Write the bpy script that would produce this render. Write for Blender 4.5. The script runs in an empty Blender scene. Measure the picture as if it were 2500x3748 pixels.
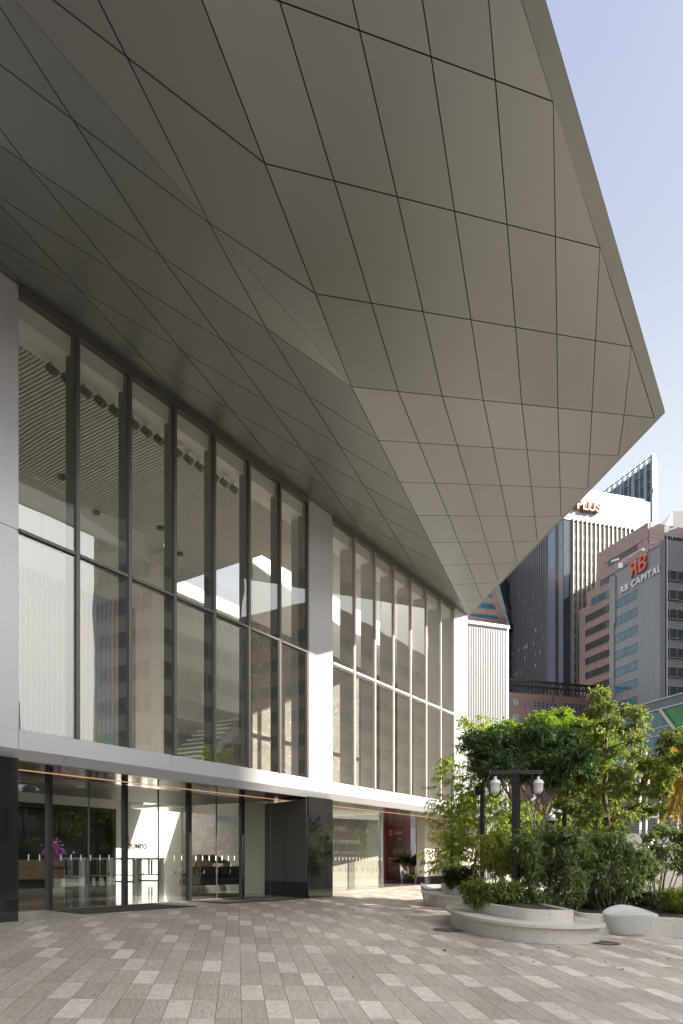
import bpy, math, random
import numpy as np
from mathutils import Vector, Matrix
R = math.radians
scene = bpy.context.scene
col = scene.collection

# ------------------------------------------------------------------ camera
# world: +X runs along the glass facade (receding), +Y goes into the building, facade plane is Y = 0
FPX, CX, HY = 2700.0, 1250.0, 3148.0
CD, SD = 0.84975, 0.52718
CAM = Vector((0, -11.93, 1.1))
cam = bpy.data.cameras.new("camera"); camo = bpy.data.objects.new("camera", cam); col.objects.link(camo)
cam.sensor_fit = 'HORIZONTAL'; cam.sensor_width = 36.0; cam.lens = FPX / 2500 * 36
cam.shift_y = (HY - 1874) / 2500; cam.clip_start = 0.1; cam.clip_end = 3000
camo.location = CAM; camo.rotation_euler = (R(90), 0, -math.atan2(CD, SD))
scene.camera = camo

# ------------------------------------------------------------------ light
SUN = Vector((0.25, -1.0, 0.592)).normalized()       # direction towards the sun
elev = math.asin(SUN.z); 
w = bpy.data.worlds.new("World"); scene.world = w; w.use_nodes = True
nt = w.node_tree; bg = nt.nodes['Background']
sky = nt.nodes.new('ShaderNodeTexSky'); sky.sky_type = 'NISHITA'; sky.sun_disc = False
sky.sun_elevation = elev; sky.sun_rotation = math.atan2(SUN.x, SUN.y)
sky.air_density = 1.0; sky.dust_density = 4.0; sky.ozone_density = 1.0
# thin bright veil of high cloud, denser towards the horizon
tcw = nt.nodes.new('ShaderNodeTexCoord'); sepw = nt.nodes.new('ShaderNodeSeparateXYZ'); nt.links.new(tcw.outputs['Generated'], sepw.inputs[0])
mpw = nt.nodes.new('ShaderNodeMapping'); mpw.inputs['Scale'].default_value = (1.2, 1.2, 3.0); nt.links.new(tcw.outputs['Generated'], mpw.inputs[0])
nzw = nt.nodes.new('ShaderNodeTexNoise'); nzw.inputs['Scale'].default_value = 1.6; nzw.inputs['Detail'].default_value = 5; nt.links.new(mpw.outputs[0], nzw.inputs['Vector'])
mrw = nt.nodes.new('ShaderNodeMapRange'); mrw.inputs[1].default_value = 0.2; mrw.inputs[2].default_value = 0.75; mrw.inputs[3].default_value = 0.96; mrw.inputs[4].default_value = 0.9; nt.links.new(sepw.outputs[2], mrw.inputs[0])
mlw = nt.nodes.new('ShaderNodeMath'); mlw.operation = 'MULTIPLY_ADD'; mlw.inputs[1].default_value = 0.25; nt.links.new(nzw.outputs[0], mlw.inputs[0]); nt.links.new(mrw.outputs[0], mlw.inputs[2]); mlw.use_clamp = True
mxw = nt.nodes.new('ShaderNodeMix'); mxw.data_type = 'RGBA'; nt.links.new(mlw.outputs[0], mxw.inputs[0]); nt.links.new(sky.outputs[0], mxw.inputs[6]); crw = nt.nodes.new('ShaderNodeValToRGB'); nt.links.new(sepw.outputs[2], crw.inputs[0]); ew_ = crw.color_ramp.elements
ew_[0].position = 0.28; ew_[0].color = (0.93, 0.95, 0.98, 1); ew_[1].position = 0.97; ew_[1].color = (2.5, 2.5, 2.55, 1)  # bright zenith, out of view, added to light the ground
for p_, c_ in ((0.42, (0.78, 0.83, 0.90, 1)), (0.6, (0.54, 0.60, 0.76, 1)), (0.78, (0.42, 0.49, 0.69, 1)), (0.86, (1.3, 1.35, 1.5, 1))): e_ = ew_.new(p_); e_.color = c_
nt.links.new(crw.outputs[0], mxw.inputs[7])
# bright haze around the sun
dtw = nt.nodes.new('ShaderNodeVectorMath'); dtw.operation = 'DOT_PRODUCT'; nt.links.new(tcw.outputs['Generated'], dtw.inputs[0]); dtw.inputs[1].default_value = SUN
mx0 = nt.nodes.new('ShaderNodeMath'); mx0.operation = 'MAXIMUM'; mx0.inputs[1].default_value = 0; nt.links.new(dtw.outputs['Value'], mx0.inputs[0])
pww = nt.nodes.new('ShaderNodeMath'); pww.operation = 'POWER'; pww.inputs[1].default_value = 5.0; nt.links.new(mx0.outputs[0], pww.inputs[0])
adw = nt.nodes.new('ShaderNodeMix'); adw.data_type = 'RGBA'; adw.blend_type = 'ADD'; adw.inputs[7].default_value = (4.2, 4.1, 4.0, 1)
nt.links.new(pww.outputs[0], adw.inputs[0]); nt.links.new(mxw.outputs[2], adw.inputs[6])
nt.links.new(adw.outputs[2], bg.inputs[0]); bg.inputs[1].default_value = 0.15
sl = bpy.data.lights.new("sun", 'SUN'); sl.energy = 2.0; sl.angle = R(0.55); sl.color = (1.0, 0.93, 0.82)
slo = bpy.data.objects.new("sun", sl); col.objects.link(slo)
slo.rotation_euler = SUN.to_track_quat('Z', 'Y').to_euler()
vs = scene.view_settings
vs.view_transform = 'Standard'; vs.look = 'None'; vs.gamma = 1; vs.use_curve_mapping = False
vs.exposure = 2.85
cy = scene.cycles
cy.max_bounces = 10; cy.diffuse_bounces = 5; cy.glossy_bounces = 5; cy.transmission_bounces = 6
cy.transparent_max_bounces = 24; cy.caustics_reflective = False; cy.caustics_refractive = False
cy.use_denoising = True; cy.sample_clamp_indirect = 8

# ------------------------------------------------------------------ helpers
FW = Vector((CD, SD, 0)); RT = Vector((SD, -CD, 0))
def at(x, y, F):
    return CAM + FW * F + RT * ((x - CX) / FPX * F) + Vector((0, 0, (HY - y) / FPX * F))
def xy(x, F, z=0.0):
    p = at(x, HY, F); return Vector((p.x, p.y, z))
def zat(y, F): return CAM.z + (HY - y) / FPX * F
def gz(X, Y):
    k = min(max(-Y / 6.0, 0), 1)
    return 0.0503 * max(min(Y, 0), -16) + 0.0094 * (min(max(X, -25), 40) - 12) * k
def G(x, F):
    p = xy(x, F); return Vector((p.x, p.y, gz(p.x, p.y)))

def tag(o, label, cat, group=None):
    o['label'] = label; o['category'] = cat
    if group: o['group'] = group
    return o
def thing(name, label, cat, loc=(0, 0, 0), rz=0.0, group=None):
    o = bpy.data.objects.new(name, None); col.objects.link(o)
    o.location = loc; o.rotation_euler = (0, 0, rz); o.empty_display_size = 0.3
    return tag(o, label, cat, group)
def copy_tree(o, parent=None):
    c = o.copy(); col.objects.link(c)
    if parent: c.parent = parent
    for ch in [k for k in bpy.data.objects if k.parent == o]: copy_tree(ch, c)
    return c

class MB:
    def __init__(s, M=None): s.v = []; s.f = []; s.mi = []; s.M = M or Matrix(); s.cur = 0; s.smooth = []
    def add(s, vs_, fs, smooth=False):
        b = len(s.v)
        for p in vs_: s.v.append(tuple(s.M @ Vector(p)))
        for f in fs: s.f.append([b + i for i in f]); s.mi.append(s.cur); s.smooth.append(smooth)
        return s
    def box(s, x0, x1, y0, y1, z0, z1):
        x0, x1 = min(x0, x1), max(x0, x1); y0, y1 = min(y0, y1), max(y0, y1); z0, z1 = min(z0, z1), max(z0, z1)
        return s.add([(x0,y0,z0),(x1,y0,z0),(x1,y1,z0),(x0,y1,z0),(x0,y0,z1),(x1,y0,z1),(x1,y1,z1),(x0,y1,z1)],
              [(0,3,2,1),(4,5,6,7),(0,1,5,4),(1,2,6,5),(2,3,7,6),(3,0,4,7)])
    def prism(s, pts, z0, z1, caps=True):
        n = len(pts)
        a = [(p[0], p[1], z0(p) if callable(z0) else z0) for p in pts] + [(p[0], p[1], z1(p) if callable(z1) else z1) for p in pts]
        fs = [(i, (i+1) % n, n+(i+1) % n, n+i) for i in range(n)]
        if caps: fs += [tuple(range(n-1, -1, -1)), tuple(range(n, 2*n))]
        return s.add(a, fs)
    def slab(s, poly, off):                       # polygon in space given thickness along a vector
        n = len(poly); off = Vector(off)
        a = [tuple(p) for p in poly] + [tuple(Vector(p) + off) for p in poly]
        return s.add(a, [(i, (i+1) % n, n+(i+1) % n, n+i) for i in range(n)] + [tuple(range(n-1, -1, -1)), tuple(range(n, 2*n))])
    def tube(s, path, rad, seg=8, caps=True):
        path = [Vector(p) for p in path]; n = len(path)
        if not hasattr(rad, '__len__'): rad = [rad] * n
        vs_ = []; up = Vector((0.137, 0.31, 1)).normalized()
        for i, p in enumerate(path):
            t = (path[min(i+1, n-1)] - path[max(i-1, 0)])
            t = t.normalized() if t.length > 1e-9 else Vector((0, 0, 1))
            a = t.cross(up) if abs(t.dot(up)) < 0.97 else t.cross(Vector((1, 0, 0)))
            a.normalize(); b = t.cross(a)
            for k in range(seg):
                th = 2*math.pi*k/seg; vs_.append(p + a*math.cos(th)*rad[i] + b*math.sin(th)*rad[i])
        fs = [(i*seg+k, i*seg+(k+1) % seg, (i+1)*seg+(k+1) % seg, (i+1)*seg+k) for i in range(n-1) for k in range(seg)]
        s.add(vs_, fs, True)
        if caps:
            s.add([vs_[k] for k in range(seg)], [tuple(range(seg-1, -1, -1))]); s.add(vs_[-seg:], [tuple(range(seg))])
        return s
    def lathe(s, prof, seg=24, c=(0, 0, 0)):
        vs_ = [(c[0]+r*math.cos(2*math.pi*k/seg), c[1]+r*math.sin(2*math.pi*k/seg), c[2]+z) for r, z in prof for k in range(seg)]
        n = len(prof)
        fs = [(i*seg+k, i*seg+(k+1) % seg, (i+1)*seg+(k+1) % seg, (i+1)*seg+k) for i in range(n-1) for k in range(seg)]
        s.add(vs_, fs, True)
        if prof[-1][0] > 1e-4: s.add(vs_[-seg:], [tuple(range(seg))])
        if prof[0][0] > 1e-4: s.add(vs_[:seg], [tuple(range(seg-1, -1, -1))])
        return s
    def build(s, name, mat, parent=None, bevel=0, kind=None, label=None):
        me = bpy.data.meshes.new(name); me.from_pydata(s.v, [], s.f)
        for m in (mat if isinstance(mat, (list, tuple)) else [mat]): me.materials.append(m)
        me.polygons.foreach_set('material_index', s.mi); me.polygons.foreach_set('use_smooth', s.smooth)
        me.update()
        o = bpy.data.objects.new(name, me); col.objects.link(o)
        if parent: o.parent = parent
        if bevel:
            b = o.modifiers.new('bevel', 'BEVEL'); b.width = bevel; b.segments = 2; b.limit_method = 'ANGLE'
        if kind: o['kind'] = kind
        if label: o['label'] = label
        return o
def B(*boxes):
    m = MB()
    for b in boxes: m.box(*b)
    return m
def frame(o, ux):                                 # local frame: x along ux (horizontal), z up, y = away behind the face
    ux = Vector((ux[0], ux[1], 0)).normalized(); uy = Vector((-ux.y, ux.x, 0))
    M = Matrix.Identity(4)
    for i in range(3): M[i][0] = ux[i]; M[i][1] = uy[i]; M[i][2] = (0, 0, 1)[i]; M[i][3] = o[i]
    return M

# ------------------------------------------------------------------ materials
def newmat(name):
    m = bpy.data.materials.new(name); m.use_nodes = True
    return m, m.node_tree, m.node_tree.nodes['Principled BSDF']
def N(t, typ, **kw):
    n = t.nodes.new(typ)
    for k, v in kw.items(): setattr(n, k, v)
    return n
def pm(name, base, rough=0.5, metal=0.0, var=0.0, vs=3.0, bump=0.0, bs=40.0, stretch=(1, 1, 1), spec=0.5, rvar=0.0, coat=0.0, emit=None, es=0):
    m, t, p = newmat(name); L = t.links.new
    p.inputs['Base Color'].default_value = (*base, 1); p.inputs['Roughness'].default_value = rough
    p.inputs['Metallic'].default_value = metal; p.inputs['Specular IOR Level'].default_value = spec
    p.inputs['Coat Weight'].default_value = coat
    if var or bump or rvar:
        tc = N(t, 'ShaderNodeTexCoord'); mp = N(t, 'ShaderNodeMapping'); mp.inputs['Scale'].default_value = stretch
        L(tc.outputs['Object'], mp.inputs[0])
    if var or rvar:
        nz = N(t, 'ShaderNodeTexNoise'); nz.inputs['Scale'].default_value = vs; nz.inputs['Detail'].default_value = 6
        nz.inputs['Roughness'].default_value = 0.65; L(mp.outputs[0], nz.inputs['Vector'])
    if var:
        mr = N(t, 'ShaderNodeMapRange'); mr.inputs[1].default_value = 0.25; mr.inputs[2].default_value = 0.75
        mr.inputs[3].default_value = 1 - var; mr.inputs[4].default_value = 1 + var
        mx = N(t, 'ShaderNodeMix', data_type='RGBA', blend_type='MULTIPLY'); mx.inputs[0].default_value = 1
        mx.inputs[6].default_value = (*base, 1); L(nz.outputs[0], mr.inputs[0]); L(mr.outputs[0], mx.inputs[7]); L(mx.outputs[2], p.inputs['Base Color'])
    if rvar:
        mr2 = N(t, 'ShaderNodeMapRange'); mr2.inputs[3].default_value = max(rough - rvar, 0.02); mr2.inputs[4].default_value = rough + rvar
        L(nz.outputs[0], mr2.inputs[0]); L(mr2.outputs[0], p.inputs['Roughness'])
    if bump:
        n2 = N(t, 'ShaderNodeTexNoise'); n2.inputs['Scale'].default_value = bs; n2.inputs['Detail'].default_value = 5; L(mp.outputs[0], n2.inputs['Vector'])
        bp = N(t, 'ShaderNodeBump'); bp.inputs['Strength'].default_value = bump; bp.inputs['Distance'].default_value = 0.02
        L(n2.outputs[0], bp.inputs['Height']); L(bp.outputs[0], p.inputs['Normal'])
    if emit: p.inputs['Emission Color'].default_value = (*emit, 1); p.inputs['Emission Strength'].default_value = es
    return m
def glassmat(name, tint=(0.93, 0.95, 0.93), r0=0.05, rmax=0.9, wav=0.0, ws=0.7):
    m = bpy.data.materials.new(name); m.use_nodes = True; t = m.node_tree; t.nodes.clear(); L = t.links.new
    out = N(t, 'ShaderNodeOutputMaterial'); mix = N(t, 'ShaderNodeMixShader'); tr = N(t, 'ShaderNodeBsdfTransparent'); gl = N(t, 'ShaderNodeBsdfGlossy')
    tr.inputs[0].default_value = (*tint, 1); gl.inputs['Roughness'].default_value = 0.0
    lw = N(t, 'ShaderNodeLayerWeight'); lw.inputs[0].default_value = 0.5
    pw = N(t, 'ShaderNodeMath', operation='POWER'); pw.inputs[1].default_value = 4.5
    mr = N(t, 'ShaderNodeMapRange'); mr.inputs[3].default_value = r0; mr.inputs[4].default_value = rmax
    L(lw.outputs['Facing'], pw.inputs[0]); L(pw.outputs[0], mr.inputs[0]); L(mr.outputs[0], mix.inputs[0])
    L(tr.outputs[0], mix.inputs[1]); L(gl.outputs[0], mix.inputs[2]); L(mix.outputs[0], out.inputs[0])
    if wav:
        tc = N(t, 'ShaderNodeTexCoord'); nz = N(t, 'ShaderNodeTexNoise'); nz.inputs['Scale'].default_value = ws; nz.inputs['Detail'].default_value = 1
        bp = N(t, 'ShaderNodeBump'); bp.inputs['Strength'].default_value = wav; bp.inputs['Distance'].default_value = 0.05
        L(tc.outputs['Object'], nz.inputs['Vector']); L(nz.outputs[0], bp.inputs['Height']); L(bp.outputs[0], gl.inputs['Normal'])
    return m
def gridmat(name, base, line, sx, sz, lw=0.03, rough=0.5, metal=0.0, var=0.08, off=0.0):
    """wall cladding: panels with thin joints; grid runs on object X(or Y) and Z"""
    m, t, p = newmat(name); L = t.links.new
    tc = N(t, 'ShaderNodeTexCoord'); sep = N(t, 'ShaderNodeSeparateXYZ'); L(tc.outputs['Object'], sep.inputs[0])
    ad = N(t, 'ShaderNodeMath', operation='ADD'); L(sep.outputs[0], ad.inputs[0]); L(sep.outputs[1], ad.inputs[1])
    def ln(src, s):
        d = N(t, 'ShaderNodeMath', operation='DIVIDE'); d.inputs[1].default_value = s; L(src, d.inputs[0])
        f = N(t, 'ShaderNodeMath', operation='FRACT'); L(d.outputs[0], f.inputs[0])
        l = N(t, 'ShaderNodeMath', operation='LESS_THAN'); l.inputs[1].default_value = lw / s; L(f.outputs[0], l.inputs[0])
        fl = N(t, 'ShaderNodeMath', operation='FLOOR'); L(d.outputs[0], fl.inputs[0])
        return l.outputs[0], fl.outputs[0]
    a, ai = ln(ad.outputs[0], sx); b, bi = ln(sep.outputs[2], sz)
    mxx = N(t, 'ShaderNodeMath', operation='MAXIMUM'); L(a, mxx.inputs[0]); L(b, mxx.inputs[1])
    cb = N(t, 'ShaderNodeCombineXYZ'); L(ai, cb.inputs[0]); L(bi, cb.inputs[1])
    wn = N(t, 'ShaderNodeTexWhiteNoise', noise_dimensions='2D'); L(cb.outputs[0], wn.inputs['Vector'])
    mr = N(t, 'ShaderNodeMapRange'); mr.inputs[3].default_value = 1 - var; mr.inputs[4].default_value = 1 + var; L(wn.outputs[0], mr.inputs[0])
    nz = N(t, 'ShaderNodeTexNoise'); nz.inputs['Scale'].default_value = 0.6; nz.inputs['Detail'].default_value = 5; L(tc.outputs['Object'], nz.inputs['Vector'])
    mr3 = N(t, 'ShaderNodeMapRange'); mr3.inputs[3].default_value = 1 - var; mr3.inputs[4].default_value = 1 + var; L(nz.outputs[0], mr3.inputs[0])
    mm = N(t, 'ShaderNodeMath', operation='MULTIPLY'); L(mr.outputs[0], mm.inputs[0]); L(mr3.outputs[0], mm.inputs[1])
    m1 = N(t, 'ShaderNodeMix', data_type='RGBA', blend_type='MULTIPLY'); m1.inputs[0].default_value = 1; m1.inputs[6].default_value = (*base, 1); L(mm.outputs[0], m1.inputs[7])
    m2 = N(t, 'ShaderNodeMix', data_type='RGBA'); L(mxx.outputs[0], m2.inputs[0]); L(m1.outputs[2], m2.inputs[6]); m2.inputs[7].default_value = (*line, 1)
    L(m2.outputs[2], p.inputs['Base Color']); p.inputs['Roughness'].default_value = rough; p.inputs['Metallic'].default_value = metal
    return m
def leafmat(name, cols, trans=0.35, rough=0.45):
    m = bpy.data.materials.new(name); m.use_nodes = True; t = m.node_tree; p = t.nodes['Principled BSDF']; L = t.links.new
    out = t.nodes['Material Output']
    gi = N(t, 'ShaderNodeNewGeometry'); cr = N(t, 'ShaderNodeValToRGB'); L(gi.outputs['Random Per Island'], cr.inputs[0])
    el = cr.color_ramp.elements
    el[0].color = (*cols[0], 1); el[1].color = (*cols[-1], 1)
    for i, c in enumerate(cols[1:-1]): e = el.new((i+1)/(len(cols)-1)); e.color = (*c, 1)
    L(cr.outputs[0], p.inputs['Base Color']); p.inputs['Roughness'].default_value = rough; p.inputs['Specular IOR Level'].default_value = 0.45
    tl = N(t, 'ShaderNodeBsdfTranslucent'); mx = N(t, 'ShaderNodeMixShader'); mx.inputs[0].default_value = trans
    hs = N(t, 'ShaderNodeHueSaturation'); hs.inputs['Value'].default_value = 1.9; hs.inputs['Saturation'].default_value = 1.1; hs.inputs['Hue'].default_value = 0.485
    L(cr.outputs[0], hs.inputs['Color']); L(hs.outputs[0], tl.inputs[0])
    L(p.outputs[0], mx.inputs[1]); L(tl.outputs[0], mx.inputs[2]); L(mx.outputs[0], out.inputs[0])
    return m

def paving():
    m, t, p = newmat("stone_paving"); L = t.links.new
    tc = N(t, 'ShaderNodeTexCoord')
    def dot(vx, vy, o, s):
        d = N(t, 'ShaderNodeVectorMath', operation='DOT_PRODUCT'); L(tc.outputs['Object'], d.inputs[0]); d.inputs[1].default_value = (vx, vy, 0)
        a = N(t, 'ShaderNodeMath', operation='SUBTRACT'); a.inputs[1].default_value = o; L(d.outputs['Value'], a.inputs[0])
        b = N(t, 'ShaderNodeMath', operation='DIVIDE'); b.inputs[1].default_value = s; L(a.outputs[0], b.inputs[0])
        return b.outputs[0]
    e1 = Vector((0.1604, -0.1923)).normalized(); e2 = Vector((-e1.y, e1.x)); O = Vector((4.4208, -6.0061))
    pc = dot(e1.x, e1.y, e1.dot(O), 0.2506); qr = dot(e2.x, e2.y, e2.dot(O), 0.7855)
    def math_(op, a, b=None):
        n = N(t, 'ShaderNodeMath', operation=op)
        for i, q in enumerate((a, b)):
            if q is None: continue
            if hasattr(q, 'links'): L(q, n.inputs[i])
            else: n.inputs[i].default_value = q
        return n.outputs[0]
    ci, ri = math_('FLOOR', pc), math_('FLOOR', qr)
    fc, fr = math_('FRACT', pc), math_('FRACT', qr)
    s4 = math_('FLOORED_MODULO', math_('ADD', math_('ADD', ci, ri), 0.5), 4.0)
    white = math_('LESS_THAN', s4, 1.0)
    cell = N(t, 'ShaderNodeCombineXYZ'); L(ci, cell.inputs[0]); L(ri, cell.inputs[1])
    wn = N(t, 'ShaderNodeTexWhiteNoise', noise_dimensions='2D'); L(cell.outputs[0], wn.inputs['Vector'])
    # a few of the pale slots are swapped for dark ones
    drop = math_('GREATER_THAN', wn.outputs[0], 0.06)
    white = math_('MULTIPLY', white, drop)
    # grain: streaks along the long side of each stone, shifted per stone
    gv = N(t, 'ShaderNodeCombineXYZ')
    L(math_('MULTIPLY', pc, 9.0), gv.inputs[0]); L(math_('MULTIPLY', qr, 2.2), gv.inputs[1]); L(math_('MULTIPLY', wn.outputs[0], 40.0), gv.inputs[2])
    n1 = N(t, 'ShaderNodeTexNoise'); n1.inputs['Scale'].default_value = 1.6; n1.inputs['Detail'].default_value = 7; n1.inputs['Roughness'].default_value = 0.7; n1.inputs['Distortion'].default_value = 0.6
    L(gv.outputs[0], n1.inputs['Vector'])
    cr = N(t, 'ShaderNodeValToRGB'); L(n1.outputs[0], cr.inputs[0]); el = cr.color_ramp.elements
    el[0].position = 0.3; el[0].color = (0.24, 0.212, 0.182, 1); el[1].position = 0.74; el[1].color = (0.53, 0.48, 0.425, 1)
    e = el.new(0.52); e.color = (0.385, 0.345, 0.30, 1)
    gv2 = N(t, 'ShaderNodeCombineXYZ')
    L(math_('MULTIPLY', pc, 1.6), gv2.inputs[0]); L(math_('MULTIPLY', qr, 3.0), gv2.inputs[1]); L(math_('MULTIPLY', wn.outputs[0], 40.0), gv2.inputs[2])
    n2 = N(t, 'ShaderNodeTexNoise'); n2.inputs['Scale'].default_value = 1.5; n2.inputs['Detail'].default_value = 6; n2.inputs['Distortion'].default_value = 1.5; L(gv2.outputs[0], n2.inputs['Vector'])
    cr2 = N(t, 'ShaderNodeValToRGB'); L(n2.outputs[0], cr2.inputs[0]); el = cr2.color_ramp.elements
    el[0].position = 0.3; el[0].color = (0.44, 0.40, 0.352, 1); el[1].position = 0.7; el[1].color = (0.60, 0.552, 0.495, 1)
    mx = N(t, 'ShaderNodeMix', data_type='RGBA'); L(white, mx.inputs[0]); L(cr.outputs[0], mx.inputs[6]); L(cr2.outputs[0], mx.inputs[7])
    mr = N(t, 'ShaderNodeMapRange'); mr.inputs[3].default_value = 0.87; mr.inputs[4].default_value = 1.13; L(wn.outputs[0], mr.inputs[0])
    mv = N(t, 'ShaderNodeMix', data_type='RGBA', blend_type='MULTIPLY'); mv.inputs[0].default_value = 1; L(mx.outputs[2], mv.inputs[6]); L(mr.outputs[0], mv.inputs[7])
    tn = N(t, 'ShaderNodeMix', data_type='RGBA'); tn.inputs[6].default_value = (1.03, 0.995, 0.95, 1); tn.inputs[7].default_value = (0.985, 0.985, 0.99, 1); L(wn.outputs['Color'], tn.inputs[0])
    mt_ = N(t, 'ShaderNodeMix', data_type='RGBA', blend_type='MULTIPLY'); mt_.inputs[0].default_value = 1; L(mv.outputs[2], mt_.inputs[6]); L(tn.outputs[2], mt_.inputs[7]); mv = mt_
    # worn tone over many stones
    n3 = N(t, 'ShaderNodeTexNoise'); n3.inputs['Scale'].default_value = 0.35; n3.inputs['Detail'].default_value = 4; L(tc.outputs['Object'], n3.inputs['Vector'])
    mr4 = N(t, 'ShaderNodeMapRange'); mr4.inputs[1].default_value = 0.3; mr4.inputs[2].default_value = 0.7; mr4.inputs[3].default_value = 0.86; mr4.inputs[4].default_value = 1.12; L(n3.outputs[0], mr4.inputs[0])
    mw = N(t, 'ShaderNodeMix', data_type='RGBA', blend_type='MULTIPLY'); mw.inputs[0].default_value = 1; L(mv.outputs[2], mw.inputs[6]); L(mr4.outputs[0], mw.inputs[7])
    # joints
    def edge(fv, wd): return math_('MAXIMUM', math_('LESS_THAN', fv, wd), math_('GREATER_THAN', fv, 1 - wd))
    j = math_('MAXIMUM', edge(fc, 0.013), edge(fr, 0.0042))
    mj = N(t, 'ShaderNodeMix', data_type='RGBA'); L(math_('MULTIPLY', j, 0.9), mj.inputs[0]); L(mw.outputs[2], mj.inputs[6]); mj.inputs[7].default_value = (0.06, 0.052, 0.045, 1)
    L(mj.outputs[2], p.inputs['Base Color'])
    rg = N(t, 'ShaderNodeMapRange'); rg.inputs[3].default_value = 0.42; rg.inputs[4].default_value = 0.62; L(n1.outputs[0], rg.inputs[0]); L(rg.outputs[0], p.inputs['Roughness'])
    h = math_('SUBTRACT', math_('MULTIPLY', n1.outputs[0], 0.35), j)
    bp = N(t, 'ShaderNodeBump'); bp.inputs['Strength'].default_value = 0.35; bp.inputs['Distance'].default_value = 0.006; L(h, bp.inputs['Height']); L(bp.outputs[0], p.inputs['Normal'])
    return m
def terrazzo(name="terrazzo"):
    m, t, p = newmat(name); L = t.links.new
    tc = N(t, 'ShaderNodeTexCoord'); vo = N(t, 'ShaderNodeTexVoronoi'); vo.inputs['Scale'].default_value = 38; L(tc.outputs['Object'], vo.inputs['Vector'])
    lt = N(t, 'ShaderNodeMath', operation='LESS_THAN'); lt.inputs[1].default_value = 0.24; L(vo.outputs['Distance'], lt.inputs[0])
    cr = N(t, 'ShaderNodeValToRGB'); L(vo.outputs['Color'], cr.inputs[0]); el = cr.color_ramp.elements
    cr.color_ramp.interpolation = 'CONSTANT'
    el[0].color = (0.10, 0.085, 0.07, 1); el[1].position = 0.35; el[1].color = (0.42, 0.39, 0.35, 1)
    e = el.new(0.6); e.color = (0.2, 0.18, 0.16, 1); e = el.new(0.75); e.color = (0.6, 0.58, 0.54, 1)
    nz = N(t, 'ShaderNodeTexNoise'); nz.inputs['Scale'].default_value = 5; nz.inputs['Detail'].default_value = 6; L(tc.outputs['Object'], nz.inputs['Vector'])
    c2 = N(t, 'ShaderNodeValToRGB'); L(nz.outputs[0], c2.inputs[0]); c2.color_ramp.elements[0].color = (0.50, 0.465, 0.42, 1); c2.color_ramp.elements[1].color = (0.62, 0.585, 0.54, 1)
    mx = N(t, 'ShaderNodeMix', data_type='RGBA'); L(lt.outputs[0], mx.inputs[0]); L(c2.outputs[0], mx.inputs[6]); L(cr.outputs[0], mx.inputs[7])
    L(mx.outputs[2], p.inputs['Base Color']); p.inputs['Roughness'].default_value = 0.38
    return m
def marble(name, base, vein, scale=0.6):
    m, t, p = newmat(name); L = t.links.new
    tc = N(t, 'ShaderNodeTexCoord'); mp = N(t, 'ShaderNodeMapping'); mp.inputs['Rotation'].default_value = (0.3, 0.75, 0.2); mp.inputs['Scale'].default_value = (1.0, 1.0, 2.6); L(tc.outputs['Object'], mp.inputs[0])
    fac = None
    for sc_, wd in ((scale*0.9, 0.006), (scale*2.2, 0.007)):
        nz = N(t, 'ShaderNodeTexNoise'); nz.inputs['Scale'].default_value = sc_; nz.inputs['Detail'].default_value = 3; nz.inputs['Distortion'].default_value = 0.8; L(mp.outputs[0], nz.inputs['Vector'])
        sb = N(t, 'ShaderNodeMath', operation='SUBTRACT'); sb.inputs[1].default_value = 0.5; L(nz.outputs[0], sb.inputs[0])
        ab = N(t, 'ShaderNodeMath', operation='ABSOLUTE'); L(sb.outputs[0], ab.inputs[0])
        lt = N(t, 'ShaderNodeMath', operation='LESS_THAN'); lt.inputs[1].default_value = wd; L(ab.outputs[0], lt.inputs[0])
        if fac is None: fac = lt.outputs[0]
        else:
            mm = N(t, 'ShaderNodeMath', operation='MAXIMUM'); L(fac, mm.inputs[0]); L(lt.outputs[0], mm.inputs[1]); fac = mm.outputs[0]
    n2 = N(t, 'ShaderNodeTexNoise'); n2.inputs['Scale'].default_value = 1.2; n2.inputs['Detail'].default_value = 6; L(tc.outputs['Object'], n2.inputs['Vector'])
    c2 = N(t, 'ShaderNodeValToRGB'); L(n2.outputs[0], c2.inputs[0]); c2.color_ramp.elements[0].color = (*[c*0.7 for c in base], 1); c2.color_ramp.elements[1].color = (*[c*1.35 for c in base], 1)
    ml = N(t, 'ShaderNodeMath', operation='MULTIPLY'); ml.inputs[1].default_value = 0.7; L(fac, ml.inputs[0])
    mx = N(t, 'ShaderNodeMix', data_type='RGBA'); L(ml.outputs[0], mx.inputs[0]); L(c2.outputs[0], mx.inputs[6]); mx.inputs[7].default_value = (*vein, 1)
    L(mx.outputs[2], p.inputs['Base Color']); p.inputs['Roughness'].default_value = 0.25
    return m
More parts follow.
